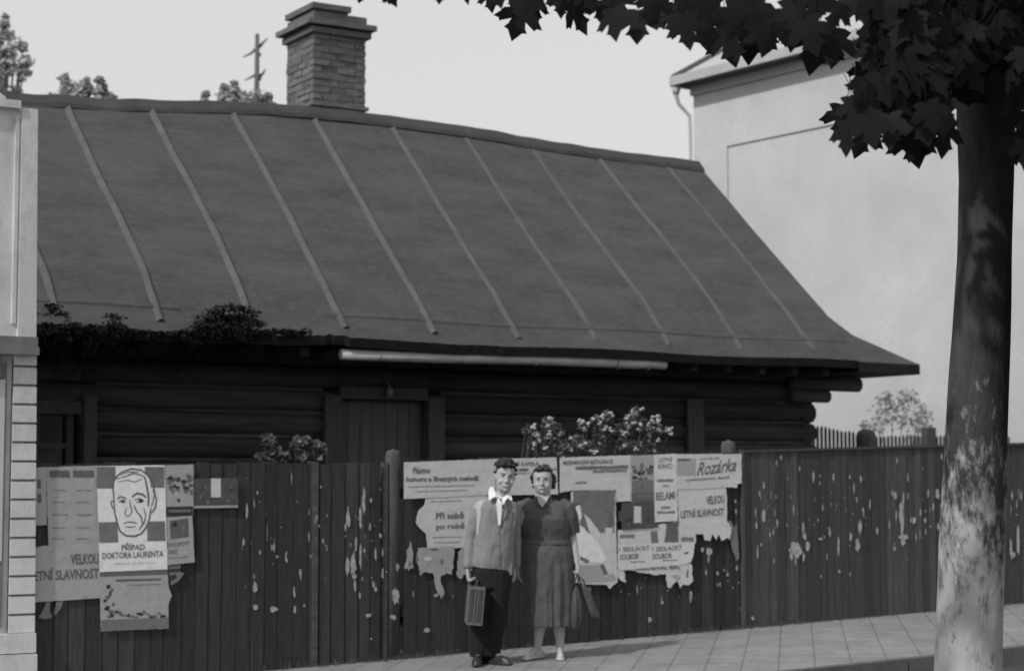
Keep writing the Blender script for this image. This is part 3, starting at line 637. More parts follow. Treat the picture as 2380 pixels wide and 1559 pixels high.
poster('large pale poster with a long headline right of the woman',c2,[(1108,110),(1570,94),(1572,390),(1470,392),(1468,312),(1180,322),(1108,335)],'paper_pale',3,[(rect(1210,165,1550,190,-6),'ink_faint',1.2),(rect(1320,190,1540,208,-4),'ink_faint',1)],
  [('MEZINÁRODNÍ RESTAURACE',(1130,158,1450,148),34,'ink_soft',.028),('uvádí na letní scéně veselý pořad',(1205,188,1545,172),18,'ink_soft'),('večer',(1208,280,1285,276),20,'ink',.02)])
wd=[(rect(1195,325,1462,600,-8),'paper_mid',1),([(1205,400),(1245,395),(1250,440),(1215,520)],'ink_soft'),([(1215,420),(1240,415),(1250,480),(1235,540),(1300,590),(1380,700),(1410,760),(1380,790),(1300,780),(1200,790),(1190,640),(1160,610),(1195,580)],'paper_white',1),
 ([(1265,470),(1300,500),(1345,560),(1370,600),(1350,640),(1300,590)],'paper_light'),([(1248,470),(1262,475),(1290,560),(1305,600),(1275,580)],'paper_mid'),([(1430,440),(1445,470),(1445,600),(1420,615),(1425,540)],'ink_soft'),
 ([(1235,740),(1300,770),(1290,790),(1240,770)],'paper_mid'),([(1370,790),(1395,800),(1420,860),(1395,865),(1368,830)],'ink_soft'),([(1225,800),(1370,800),(1400,880),(1450,850),(1470,880),(1470,905),(1240,915)],'paper_grey',1),([(1400,560),(1450,560),(1430,700),(1400,740)],'paper_pale')]
poster('tall picture poster of a pale flowing dress, just right of the woman',c2,[(1180,330),(1466,308),(1480,910),(1450,930),(1430,955),(1405,925),(1250,925),(1180,900)],'paper_pale',4,wd,torn=.7)
fl=[]
for k in range(26): fl.append((ragged(1575+rgp.uniform(5,130),160+rgp.uniform(0,120),rgp.uniform(18,42),rgp.uniform(16,40),rgp),['ink','ink_soft','paper_mid'][k%3]))
fl+=[(rect(1575,255,1708,330),'paper_mid',1),(ragged(1640,300,25,40,rgp),'ink_soft'),(rect(1572,335,1710,390,-3),'ink_soft'),(rect(1585,350,1700,366,-3),'paper_mid')]
poster('flower picture poster with a dark lower band, in the middle fence right of the woman',c2,[(1566,96),(1714,92),(1714,390),(1568,396)],'paper_grey',4,fl)
poster('dark theatre photograph sheet with a small pale rectangle, in the middle fence',c2,[(1506,402),(1716,384),(1740,540),(1745,555),(1716,560),(1510,578),(1505,520),(1485,515),(1485,455),(1506,450)],'paper_dark',5,theatre(c2,1506,398,1715,560,1586,422,1632,528,5),torn=.8)
poster('narrow white notice with a bold word halfway down',c2,[(1712,92),(1860,84),(1868,518),(1720,524)],'paper_light',5,[(rect(1735,250,1840,268,-3),'ink_faint',1),(rect(1770,285,1810,296),'ink_faint',.6),(rect(1735,455,1850,470,-3),'ink_faint',1),(rect(1760,425,1820,440,-3),'ink_faint',1)],
  [('LETNÍ',(1745,138,1830,134),32,'ink_faint',.015),('KINO',(1742,184,1830,180),34,'ink_faint',.015),('BELAMI',(1728,385,1850,377),52,'ink_soft',.015)])
poster('wide pale poster with slanted handwriting next to the second rounded post',c2,[(1858,86),(2278,86),(2280,275),(2252,280),(2250,302),(2178,300),(1980,312),(1860,315)],'paper_pale',5,[(rect(1862,115,1985,225),'paper_grey'),(rect(1865,118,1950,130),'ink_soft',1)],
  [('Rozárka',(1990,228,2245,196),85,'ink_soft',.012),('v pohostinném domě',(1915,268,2200,250),26,'ink',.01),('uvádí',(2010,125,2140,120),16,'ink_faint')],torn=.7)
poster('pale festival poster with two lines of bold condensed capitals, near the second rounded post',c2,[(1866,312),(2176,300),(2182,330),(2186,520),(2215,560),(2205,640),(2190,625),(2150,645),(2130,600),(2118,640),(2090,600),(2075,645),(2040,640),(2030,600),(1985,602),(1985,660),(1878,660)],'paper_pale',4,[(rect(1890,620,1970,650),'ink_faint',1)],
  [('VELKOU',(2052,412,2168,402),54,'ink_soft',.028),('LETNÍ SLAVNOST',(1888,500,2166,482),60,'ink_soft',.028)],torn=.9)
poster('patchwork of pale paper with a small dark photograph under the white notice',c2,[(1482,575),(1870,520),(1880,655),(1880,690),(1482,690)],'paper_pale',3,[([(1795,532),(1868,524),(1872,656),(1782,660)],'ink_soft',1),(rect(1495,605,1590,630,-4),'ink_faint',1),([(1690,585),(1735,580),(1745,665),(1700,662)],'paper_mid',.8)])
poster('pale double notice with the same two lines printed twice, near the fence foot',c2,[(1482,672),(1900,652),(1978,655),(1968,745),(1950,785),(1890,800),(1482,835)],'paper_light',4,[(rect(1560,778,1660,784,-3),'ink_soft',.4),(rect(1770,768,1870,774,-3),'ink_soft',.4),(ragged(1925,722,34,18,rgp),'ink')],
  [('1 SEDLÁCKÝ',(1492,716,1688,704),36,'ink_soft',.015),('SOUBOR',(1495,768,1618,760),36,'ink_soft',.015),('1 SEDLÁCKÝ',(1705,714,1895,700),36,'ink_soft',.015),('SOUBOR',(1705,764,1830,756),36,'ink_soft',.015)],torn=.7)
poster('ragged lowest notice with bold capitals and a wavy torn lower edge',c2,[(1482,830),(1890,796),(1955,790),(1962,830),(1965,905),(1940,930),(1900,925),(1885,955),(1860,900),(1820,950),(1800,940),(1792,855),(1740,865),(1640,850),(1560,832),(1520,835),(1538,915),(1500,900),(1484,880)],'paper_pale',3,[(ragged(1860,880,70,40,rgp),'paper_grey'),(ragged(1930,860,20,70,rgp),'paper_mid')],
  [('KARNEVAL BÁL',(1600,838,1885,826),34,'ink_soft',.028)],torn=1.6)
poster('long torn paper streak beside the second rounded post',c2,[(2195,510),(2212,518),(2232,560),(2248,520),(2252,600),(2258,700),(2264,755),(2245,775),(2230,730),(2215,690),(2205,600)],'paper_mid',1,torn=1)
# ------------------------------------------------------------------ plants in the yard
def bush(name,label,cat,base,cl,nl,size,mleaf,stems,fl=0,seed=1):
    rg=random.Random(seed); e_=empty(name,base,label,cat); b=MB()
    for c,r in cl: 
        for k in range(stems):
            q=Vector(c)+Vector((rg.uniform(-r,r)*.7,rg.uniform(-r,r)*.4,rg.uniform(-.2,.8)*r)); bb=Vector(base)+Vector((rg.uniform(-.1,.1),rg.uniform(-.08,.08),0))
            b.tube([bb,(bb*.5+q*.5)+Vector((rg.uniform(-.06,.06),0,.05)),q],[.009,.006,.003],5)
    build('stem',b,M['stem'],e_)
    b=MB(); leaf_cloud(b,cl,nl,size,0,(1,.8,1),rg); build('foliage',b,M[mleaf],e_)
    if fl:
        b=MB()
        for c,r in cl:
            for k in range(fl):
                d=Vector((rg.gauss(0,1),rg.gauss(0,1)-.5,rg.gauss(0,1))).normalized()*r*rg.uniform(.7,1.05); p=Vector(c)+d
                for _ in range(4): b.ell(p+Vector((rg.uniform(-.02,.02),rg.uniform(-.02,.02),rg.uniform(-.015,.02))),(.016,.016,.013),6,4)
        build('blossom',b,M['flower'],e_)
    return e_
def at(u,v,y): return on_n(u,v,y)
cl=[(at(u,v,.55),r) for u,v,r in [(1230,1000,.07),(1255,1020,.09),(1290,1005,.10),(1275,985,.08),(1260,1050,.09),(1300,1040,.11),(1240,1030,.06)]]
bush('flowering_bush','smaller left clump of pale flowering bush rising behind the posters','bush',(1.30,.55,gz(1.3)),cl,60,.045,'leaf_bush',3,3,seed=31)
cl=[(at(u,v,.6),r) for u,v,r in [(1340,1030,.10),(1355,990,.06),(1385,975,.06),(1410,965,.05),(1400,1010,.12),(1440,1000,.12),(1470,975,.09),(1480,955,.05),(1500,990,.10),(1530,1000,.06),(1510,1030,.10),(1460,1035,.12),(1375,1040,.10),(1555,1005,.03),(1525,975,.04)]]
bush('flowering_bush','larger right clump of pale flowering bush rising behind the posters','bush',(2.2,.6,gz(2.2)),cl,55,.045,'leaf_bush',3,4,seed=32)
cl=[(at(u,v,.5),r) for u,v,r in [(625,1030,.05),(640,1050,.06),(660,1060,.05),(610,1062,.04),(625,1070,.04),(620,1015,.03)]]
bush('leafy_plant','drooping leafy plant behind the left fence, left one of two','plant',(-1.25,.5,gz(-1.2)),cl,34,.085,'leaf_bush',2,0,33)
cl=[(at(u,v,.5),r) for u,v,r in [(690,1030,.05),(715,1025,.05),(735,1035,.05),(705,1055,.05),(735,1058,.04),(750,1045,.03)]]
bush('leafy_plant','drooping leafy plant behind the left fence, right one beside the door frame','plant',(-.95,.5,gz(-.9)),cl,34,.085,'leaf_bush',2,0,34)
gt_=MB(); rg=random.Random(55)
for k in range(300):
    x=rg.choice([rg.uniform(-1.5,12),rg.gauss(-.1,.5),rg.gauss(3.7,.5)]); y=-.03-abs(rg.gauss(0,.03)); h=rg.uniform(.015,.07)
    for j in range(4):
        dx,dy=rg.uniform(-.03,.03),rg.uniform(-.03,.01); p=Vector((x+rg.uniform(-.02,.02),y,gz(x))); gt_.add([p,p+Vector((.006,0,0)),p+Vector((dx,dy,h))],[(0,1,2)])
tag(build('grass',gt_,M['leaf_bush']),'thin grass tufts along the foot of the board fence','grass',kind='stuff')
# ------------------------------------------------------------------ picket fence between the houses
pf=empty('picket_fence',(9.5,4,gz(9.5)),'thin picket fence between the two houses, seen over the board fence','fence')
b=MB(); rg=random.Random(2); x=7.15
while x<11.5:
    zt=2.20-(x-8.0)*.09 if x<8.7 else 2.085+.012*(x-8.7)
    zt+=rg.uniform(-.012,.012); b.slab([(x,4,gz(x)),(x+.034,4,gz(x)),(x+.034,4,zt-.03),(x+.017,4,zt),(x,4,zt-.03)],(0,.015,0)); x+=.066
build('picket',b,M['plank'],pf)
b=MB()
for h in (.5,1.45): b.hexa([(7.1,4.02,gz(7)+h),(11.5,4.02,gz(11.5)+h),(11.5,4.06,gz(11.5)+h),(7.1,4.06,gz(7)+h)],[(7.1,4.02,gz(7)+h+.06),(11.5,4.02,gz(11.5)+h+.06),(11.5,4.06,gz(11.5)+h+.06),(7.1,4.06,gz(7)+h+.06)])
build('rail',b,M['plank'],pf)
dome_post(8.83,3.93,.13,2.17,pf,gz(8.8)); b=MB(); b.box(9.86,10.0,3.88,4.0,.2,2.20); build('post',b,M['plank'],pf)
cl=[(at(u,v,5.6),r) for u,v,r in [(2040,975,.22),(2080,960,.28),(2120,965,.3),(2160,975,.3),(2060,930,.15),(2110,925,.16),(2180,940,.25),(2190,990,.3),(2025,1000,.2)]]
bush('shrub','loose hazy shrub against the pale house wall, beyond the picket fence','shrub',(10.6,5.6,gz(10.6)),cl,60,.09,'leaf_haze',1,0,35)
# ------------------------------------------------------------------ trees beyond the roof
def far_tree(label,base,cl,n,size,seed,name='leafy_tree'):
    rg=random.Random(seed); base=Vector(base); e_=empty(name,base,label,'tree'); top=sum((Vector(c) for c,r in cl),Vector((0,0,0)))/len(cl)
    b=MB(); b.tube([base,base.lerp(top,.5)+Vector((.1,0,0)),top],[.16,.11,.03],8)
    for c,r in cl: b.tube([base.lerp(top,.6),base.lerp(top,.7).lerp(Vector(c),.5),c],[.05,.03,.008],5)
    build('trunk',b,M['deadwood'],e_)
    b=MB(); leaf_cloud(b,cl,n,size,0,(1,1,1),rg)
    leaf_cloud(b,[(Vector(c)-Vector((0,0,r*2.2)),r*1.9) for c,r in cl],n//2,size*1.3,0,(1,1,.8),rg)
    build('crown',b,M['leaf_far'],e_); return e_
def cd(l,d): return [(on_d(u,v,d),r) for u,v,r in l]
c=cd([(125,232,.10),(160,222,.14),(190,210,.16),(205,225,.18),(180,232,.2),(150,185,.08),(160,200,.06),(200,190,.05),(240,222,.12),(232,190,.06),(238,205,.06),(255,230,.08)],24)
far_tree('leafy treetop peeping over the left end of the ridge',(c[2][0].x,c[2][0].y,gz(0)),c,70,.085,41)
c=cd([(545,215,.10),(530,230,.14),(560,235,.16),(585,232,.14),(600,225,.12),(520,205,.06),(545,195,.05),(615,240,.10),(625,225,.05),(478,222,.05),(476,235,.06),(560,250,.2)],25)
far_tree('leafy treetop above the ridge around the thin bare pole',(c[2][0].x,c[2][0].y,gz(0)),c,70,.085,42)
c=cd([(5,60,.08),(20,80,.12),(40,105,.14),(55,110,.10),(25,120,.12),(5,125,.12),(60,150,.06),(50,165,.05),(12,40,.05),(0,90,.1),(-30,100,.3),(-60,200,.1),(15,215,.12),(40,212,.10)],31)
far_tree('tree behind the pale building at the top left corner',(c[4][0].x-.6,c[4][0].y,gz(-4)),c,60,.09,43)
# bare pole with crooked side arms
D=38.; p=lambda u,v: on_d(u,v,D)
bp=on_d(598,1150,D); dt=empty('bare_pole',(bp.x,bp.y,0.3),'thin bare pole with short crooked side arms behind the roof','pole')
b=MB(); pt=p(598,80); b.tube([(bp.x,bp.y,0),(pt.x,pt.y,pt.z-2),pt],[.10,.065,.045],8); build('pole_shaft',b,M['deadwood'],dt)
for k,l in enumerate([[(600,112),(612,100),(625,88)],[(597,112),(585,124),(568,132)],[(600,132),(606,126),(610,124)],[(600,178),(612,172),(620,160)],[(597,172),(588,178),(572,186)],[(600,188),(607,182),(610,176)],[(597,120),(602,104),(612,108)]]):
    b=MB(); b.tube([p(*q)+Vector((0,.03*i,0)) for i,q in enumerate(l)],[.035,.025,.012],6); build('arm',b,M['deadwood'],dt)
# ------------------------------------------------------------------ the street tree (maple) in front
HALF=[(0,0),(.12,-.06),(.28,-.08),(.45,-.03),(.38,.08),(.33,.15),(.48,.20),(.56,.34),(.70,.50),(.54,.52),(.50,.60),(.36,.50),(.20,.44),(.24,.60),(.33,.72),(.20,.76),(.12,.88)]
OUT=[(x,y) for x,y in HALF]+[(0,1.05)]+[(-x,y) for x,y in HALF[:0:-1]]
def leaf(b,base,dirv,nrm,s,curl=.2):
    d=Vector(dirv).normalized(); n=Vector(nrm); n=(n-d*n.dot(d)).normalized(); x=d.cross(n); base=Vector(base)
    P=lambda a,c: base+x*(a*s)+d*(c*s)+n*(-curl*s*(abs(a)*.7+.5*(c-.4)**2))
    vs=[P(0,.34)]+[P(a,c) for a,c in OUT]; k=len(OUT)
    b.add(vs,[(0,i+1,(i+1)%k+1) for i in range(k)])
rg=random.Random(77)
tb=Vector((-1.45,-7.98,gz(-1.4)-.02))
mt=empty('maple_tree',tb,'street maple with limewashed trunk and dark overhanging leaves on the right','tree')
b=MB()
def tp(u,v): return on_d(u,v,8.62)
cpt=[(tb,.19),(tb+Vector((.01,0,.25)),.165)]+[(tp(u,v),r) for u,v,r in [(2250,1559,.152),(2258,1300,.148),(2268,1000,.139),(2280,800,.131),(2289,600,.125),(2293,420,.124),(2292,280,.130)]]
top0=cpt[-1][0]; cpt+=[(top0+Vector((.02,.0,.7)),.12),(top0+Vector((.1,.1,1.6)),.10),(top0+Vector((.1,.1,3)),.07),(top0+Vector((.2,.2,4.6)),.03)]
rings=[]
for i,(p_,r) in enumerate(cpt): pass
pts=[c_[0] for c_ in cpt]; 
fine=[];rad=[]
for i in range(len(pts)-1):
    for j in range(6): t=j/6; fine.append(pts[i].lerp(pts[i+1],t)); rad.append(cpt[i][1]*(1-t)+cpt[i+1][1]*t)
fine.append(pts[-1]); rad.append(cpt[-1][1])
for i,(p_,r) in enumerate(zip(fine,rad)):
    ring=[]
    for k in range(28):
        a=2*math.pi*k/28; q=r*(1+.05*noise.noise(Vector((math.cos(a)*2,math.sin(a)*2,p_.z*2.2)))+.02*noise.noise(Vector((math.cos(a)*7,math.sin(a)*7,p_.z*3)))); ring.append(p_+Vector((math.cos(a)*q,math.sin(a)*q,0)))
    rings.append(ring)
b.loft(rings)
limbs=[]
def limb(a,c,r0,r1,sag=.2):
    a=Vector(a);c=Vector(c);m_=a.lerp(c,.5)+Vector((rg.uniform(-.1,.1),rg.uniform(-.1,.1),sag)); b.tube([a,a.lerp(m_,.5)+Vector((0,0,.05)),m_,m_.lerp(c,.6),c],[r0,r0*.8,r0*.6,r0*.4,r1],7); limbs.append((a,m_,c))
T1=top0+Vector((.02,0,.55)); T2=top0+Vector((.05,.05,1.2)); T3=top0+Vector((.1,.1,2.4))
limb(T1,on_d(1750,-60,7.6),.055,.012,.25); limb(on_d(1900,-90,7.8),on_d(1250,-55,7.0),.03,.008,.08)
limb(T1,on_d(2050,200,7.5),.03,.006,.25); limb(T1,on_d(2150,260,7.4),.025,.006,.2); limb(T1,on_d(2450,200,7.6),.04,.01,.2)
for k in range(9):
    a=2*math.pi*k/9; limb(T2 if k%2 else T3,T3+Vector((2.4*math.cos(a),2.4*math.sin(a),rg.uniform(-.6,1.2))),.05,.01)
build('trunk',b,M['trunk'],mt)
lv=MB(); VIEW=-(ray(1900,100)); VIEW.normalize()
def jit(v,k): return Vector(v)+Vector((rg.gauss(0,k),rg.gauss(0,k),rg.gauss(0,k)))
def tip_leaf(u,v,px,d,lean=0.,face=.35):
    # leaf hanging from a twig with its tip at (u,v) seen at distance d
    tip=on_d(u,v,d); s=px/4380*d/1.0; dr=Vector((math.cos(YAW)*lean,-math.sin(YAW)*lean,-1)); dr=jit(dr,.12).normalized()
    leaf(lv,tip-dr*s*1.02,dr,jit(VIEW,face),s,.25)
    bs=tip-dr*s*1.02; lv.tube([bs,bs-dr*s*.4+Vector((.01,0,0)),bs-dr*s*.9+Vector((.03,.02,.02))],.0016,3)
RT=Vector((math.cos(YAW),-math.sin(YAW),0))
TIPS=[(834,8,40),(921,18,60),(905,10,50),(1020,11,45),(1087,13,50),(1143,31,70),(1165,20,70),(1190,94,105),(1248,58,85),(1215,50,90),(1295,22,60),(1305,43,70),(1361,83,105),(1340,50,80),(1399,56,70),(1380,30,80),(1430,96,100),(1480,101,110),(1455,60,100),(1510,60,90),(1543,67,90),(1570,87,90),(1603,117,100),(1625,60,100),(1650,123,125),(1620,80,90),(1690,100,110),(1709,156,120),(1740,150,125),(1772,133,115),(1812,95,100),(1760,90,110),(1839,122,110),(1883,175,140),(1934,158,125),(1900,130,110),(1860,90,110),(1892,57,100),(1987,52,80),(2017,62,90),(2037,46,90),(1960,45,70),(1925,70,80),
 (1951,327,95),(1964,365,100),(1987,368,105),(2033,348,100),(2067,352,105),(2098,338,90),(2113,377,100),(2136,390,120),(2191,369,110),(2196,323,90),(2204,297,90),(1983,213,75),(2006,164,75),(2044,126,80),(1985,250,80),(1990,300,90),(2010,320,90),(2050,310,100),(2080,300,100),(2120,330,110),(2160,340,110),(2175,310,90),
 (2362,384,90),(2378,340,100),(2370,300,90),(2385,400,90),(2375,250,90)]
for (u,v,px) in TIPS:
    tip_leaf(u,v,px*.82,rg.uniform(5.9,7.0),rg.uniform(-.35,.35)+(-.5 if 1940<u<1995 and v>300 else 0))
def inpoly(u,v,P):
    c=False; n=len(P)
    for i in range(n):
        a,d_=P[i],P[i-1]
        if (a[1]>v)!=(d_[1]>v) and u<(d_[0]-a[0])*(v-a[1])/(d_[1]-a[1])+a[0]: c=not c
    return c
def fill(P,n,d0,d1,px0,px1,face=.6):
    us=[p[0] for p in P]; vs=[p[1] for p in P]; k=0
    while k<n:
        u=rg.uniform(min(us),max(us)); v=rg.uniform(min(vs),max(vs))
        if not inpoly(u,v,P): continue
        k+=1; tip_leaf(u,v,rg.uniform(px0,px1),rg.uniform(d0,d1),rg.uniform(-.6,.6),face)
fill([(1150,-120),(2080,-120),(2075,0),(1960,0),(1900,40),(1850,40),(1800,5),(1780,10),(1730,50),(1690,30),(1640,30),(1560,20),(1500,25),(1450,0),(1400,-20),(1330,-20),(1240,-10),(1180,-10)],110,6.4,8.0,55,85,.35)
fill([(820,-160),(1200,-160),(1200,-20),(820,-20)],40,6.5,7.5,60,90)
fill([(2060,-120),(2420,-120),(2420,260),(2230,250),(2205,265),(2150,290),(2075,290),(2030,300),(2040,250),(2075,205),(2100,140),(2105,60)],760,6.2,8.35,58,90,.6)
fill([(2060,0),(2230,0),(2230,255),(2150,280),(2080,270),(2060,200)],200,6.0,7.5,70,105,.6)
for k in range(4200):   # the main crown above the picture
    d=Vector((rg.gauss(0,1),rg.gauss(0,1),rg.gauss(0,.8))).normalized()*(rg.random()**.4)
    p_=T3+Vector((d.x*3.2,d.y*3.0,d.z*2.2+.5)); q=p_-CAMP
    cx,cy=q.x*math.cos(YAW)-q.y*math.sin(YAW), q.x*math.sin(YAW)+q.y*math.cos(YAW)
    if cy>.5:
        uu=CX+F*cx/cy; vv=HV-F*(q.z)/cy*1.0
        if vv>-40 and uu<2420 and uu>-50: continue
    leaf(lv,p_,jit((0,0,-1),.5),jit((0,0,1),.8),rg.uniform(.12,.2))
for k in range(2200):   # unseen boughs added right of the picture to keep light off the trunk
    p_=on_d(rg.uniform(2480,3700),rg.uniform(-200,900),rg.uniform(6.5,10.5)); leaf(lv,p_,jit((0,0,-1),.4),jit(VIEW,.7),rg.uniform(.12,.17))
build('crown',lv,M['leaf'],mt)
# ------------------------------------------------------------------ people (local frame: x = image right, -y = towards the camera, z up)
def P3(px,py,y,fx,fy,k): return Vector(((px-fx)*k,y,(fy-py)*k))
def ringE(cx,cy,z,rx,ryf,ryb,n=28,ex=2.2,tx=0,ty=0,fold=None):
    out=[]
    for k in range(n):
        a=2*math.pi*k/n; c,s=math.cos(a),math.sin(a)
        q=(abs(c)**ex+abs(s)**ex)**(-1/ex); f=1+(fold(a,z) if fold else 0)
        x=cx+rx*c*q*f; y=cy+(ryf if s<0 else ryb)*s*q*f
        out.append(Vector((x,y,z+tx*(x-cx)+ty*(y-cy))))
    return out
def head(b,c,s,turn=0.,tilt=0.,nod=0.,fem=False):
    """c = base of the skull / chin level centre, s = head height"""
    prof=[(-.02,.18,.12,.22),(.02,.24,.30,.26),(.10,.27,.36,.28),(.20,.305,.385,.33),(.32,.325,.39,.38),(.44,.335,.385,.42),(.54,.34,.385,.44),(.64,.342,.39,.44),(.74,.335,.37,.43),(.84,.30,.32,.38),(.92,.235,.24,.30),(.98,.13,.13,.17),(1.0,.04,.04,.05)]
    Mx=Matrix.Translation(Vector(c))@Matrix.Rotation(turn,4,'Z')@Matrix.Rotation(tilt,4,'Y')@Matrix.Rotation(nod,4,'X')
    h=MB(); w_=1.1 if fem else .92
    h.loft([ringE(0,.02*s if z>.3 else 0,z*s,rx*s*w_,f*s,bk*s,24,2.1) for z,rx,f,bk in prof])
    h.tube([(0,-.37*s,.56*s),(0,-.43*s,.44*s),(0,-.455*s,.37*s),(0,-.40*s,.335*s)],[.035*s,.045*s,.062*s,.05*s],10,round_ends=True)   # nose
    for q in (-1,1):
        h.ell((q*.05*s,-.40*s,.365*s),(.035*s,.03*s,.028*s),8,6)
        h.ell((q*.335*s,.05*s,.46*s),(.035*s,.07*s,.12*s),8,6)      # ears
        h.ell((q*.13*s,-.355*s,.62*s),(.085*s,.045*s,.03*s),8,6)    # brows
        h.ell((q*.19*s,-.27*s,.33*s),((.12 if fem else .09)*s,.09*s,(.13 if fem else .09)*s),10,6)      # cheeks
    h.ell((0,-.385*s,.20*s),(.10*s,.035*s,.022*s),10,6); h.ell((0,-.38*s,.165*s),(.085*s,.035*s,.022*s),10,6); h.ell((0,-.35*s,.06*s),(.08*s,.05*s,.05*s),8,6)
    b.add([Mx@Vector(v) for v in h.v],h.f,0,True); return Mx
def hand(b,wr,dr,palm,s,side,curl=.5,grip=False):
    """wrist point, direction of the fingers, palm-facing direction; side = thumb direction sign"""
    d=Vector(dr).normalized(); n=Vector(palm); n=(n-d*n.dot(d)).normalized(); x=d.cross(n)*side; wr=Vector(wr)
    b.tube([wr-d*.03,wr,wr+d*.025*s,wr+d*.06*s,wr+d*.088*s],[.026*s,.025*s,.031*s,.037*s,.035*s],12,flat=.5,up=tuple(x),round_ends=True)
    for i,(o,l) in enumerate([(.028,.070),(.0095,.078),(-.009,.072),(-.026,.056)]):
        p=wr+d*.082*s+x*o*s; a=0; pts=[p-d*.02*s,p]
        for j,(fr) in enumerate((.45,.32,.25)):
            a+=curl*(1.25 if grip else .55)*(1+.1*i*0); st=(d*math.cos(a)+n*math.sin(a)); p=p+st*l*fr*s; pts.append(p)
        b.tube(pts,[.0098*s,.0096*s,.009*s,.0083*s,.0072*s],8,round_ends=True)
    p=wr+d*.022*s+x*.028*s; t1=(d*.72+x*.62+n*.25).normalized(); t2=(d*.9+x*.2+n*(.5 if not grip else .9)).normalized()
    b.tube([p-t1*.015,p,p+t1*.034*s,p+t1*.034*s+t2*.034*s],[.013*s,.013*s,.011*s,.0085*s],8,round_ends=True)
def wrinkle(o,amp,sc,zs=1.0):
    me=o.data; N_=len(me.vertices); co=np.empty(N_*3); me.vertices.foreach_get('co',co); nn=np.empty(N_*3); me.vertices.foreach_get('normal',nn)
    co=co.reshape(-1,3); nn=nn.reshape(-1,3); ks=np.empty(N_)
    for i_,c in enumerate(co):
        c=Vector(c); k=noise.noise(Vector((c.x*sc,c.y*sc,c.z*sc*zs))); k2=noise.noise(Vector((c.x*sc*2.7+5,c.y*sc*2.7,c.z*sc*2.2*zs)))
        ks[i_]=amp*(k+.5*k2)
    me.vertices.foreach_set('co',(co+nn*ks[:,None]).ravel()); me.update()
def union(name,b,mats,par,vox=.007,sm=4,wr=None,fac=.5):
    o=build(name,b,mats,par,local=True)
    bake(o,[('REMESH',dict(mode='VOXEL',voxel_size=vox,use_smooth_shade=True)),('SMOOTH',dict(iterations=sm,factor=fac))])
    if wr: wrinkle(o,*wr)
    return o
def paint(o,fn):
    for p in o.data.polygons: p.material_index=fn(p.center)
def face_paint(Mx,s,mouth_smile=.0):
    inv=Mx.inverted()
    def fn(c):
        q=(inv@Vector(c))/s
        if q.y<-.1:
            for e in (-1,1):
                if ((q.x-e*.135)/.062)**2+((q.z-.535)/.026)**2<1: return 1     # eyes
                if ((q.x-e*.14)/.10)**2+((q.z-.625-.012*(1-abs(q.x)/.25))/.017)**2<1: return 1   # eyebrows
                if ((q.x-e*.022)/.012)**2+((q.z-.33)/.012)**2<1 : return 1
            if abs(q.x)<.115 and abs(q.z-(.183+mouth_smile*q.x*q.x*8))<.014: return 2
        return 0
    return fn
def skull_hair(mx,s,prof,seed,name,m,par,curls,extra=()):
    b=MB(); b.loft([[mx@v for v in ringE(cx*s,cy*s,z*s,rx*s,f*s,bk*s,24,2.1,0,ty)] for z,cx,cy,rx,f,bk,ty in prof])
    rg=random.Random(seed)
    for (x,y,z,r) in list(extra): b.ell(mx@Vector((x*s,y*s,z*s)),(r*s,r*s,r*s*.8),8,6)
    for _ in range(curls):
        a=rg.uniform(0,2*math.pi); zz=rg.uniform(.74,1.12); rr=.40*math.sqrt(max(.02,1-((zz-.66)/.50)**2)); x=math.cos(a)*rr; y=.03+math.sin(a)*rr*1.15
        if y<-.16 and zz<.90: continue
        b.ell(mx@Vector((x*s,y*s,zz*s)),(rg.uniform(.05,.085)*s,rg.uniform(.05,.085)*s,rg.uniform(.03,.06)*s),7,5)
    o=union(name,b,m,par,.0055,2,(.004,38,1)); return o
RZ=-YAW
# ---------------- the young man
K=.001254; FX,FY=340,1505
mp=Vector((.375,-.93,gz(.375)))
man=empty('person',mp,'person in a grey jacket, white open collar and dark trousers, holding a case','person','two people posing in front of the fence',RZ)
def m(px,py,y=0): return P3(px,py,y,FX,FY,K)
b=MB()
hc=m(402,378,-.035); hs=.232; MX=head(b,hc,hs,turn=R(8),tilt=R(5),nod=R(6))
b.tube([m(392,470,.0),m(394,420,.0),m(398,372,-.01)],[.066,.054,.054],16)
tors=[(430,350,.075,.055),(455,348,.165,.08),(520,345,.175,.095),(620,340,.165,.10),(720,338,.15,.10),(800,335,.15,.10),(870,328,.165,.105),(930,322,.165,.105)]
b.loft([ringE((px-FX)*K,.01,(FY-py)*K,rx,ry,ry) for py,px,rx,ry in tors[::-1]])
def leg(b,hip,kn,an,r,toe,heelr=.04):
    b.tube([hip,hip.lerp(kn,.5)+Vector((0,-.01,0)),kn,kn.lerp(an,.35)+Vector((0,.015,0)),an],[r,r*.85,r*.62,r*.64,r*.42],16,round_ends=True)
    b.tube([an+Vector((0,.02,-.03)),an+(toe-an)*.4+Vector((0,0,-.01)),toe],[.042,.042,.03],12,flat=.75,round_ends=True)
hipL,hipR=m(268,930,.01),m(372,930,.01)
leg(b,hipL,m(248,1200,-.015),m(236,1440,.03),.088,m(228,1492,-.14))
leg(b,hipR,m(352,1200,-.02),m(322,1430,.03),.088,m(400,1478,-.07))
def arm(b,sh,el,wr,r):
    b.tube([sh,sh.lerp(el,.5),el,el.lerp(wr,.5),wr],[r,r*.92,r*.76,r*.70,r*.52],14,round_ends=True)
shL,elL,wrL=m(238,492,.01),m(186,700,.02),m(168,885,-.04)
shR,elR,wrR=m(452,495,.03),m(474,700,.11),m(470,880,.13)
arm(b,shL,elL,wrL,.046); arm(b,shR,elR,wrR,.046)
hand(b,wrL,(.12,-.05,-1),(.85,-.3,.1),1.0,-1,.75,True)
hand(b,wrR,(-.05,-.05,-1),(-.9,0,0),1.0,1,.5)
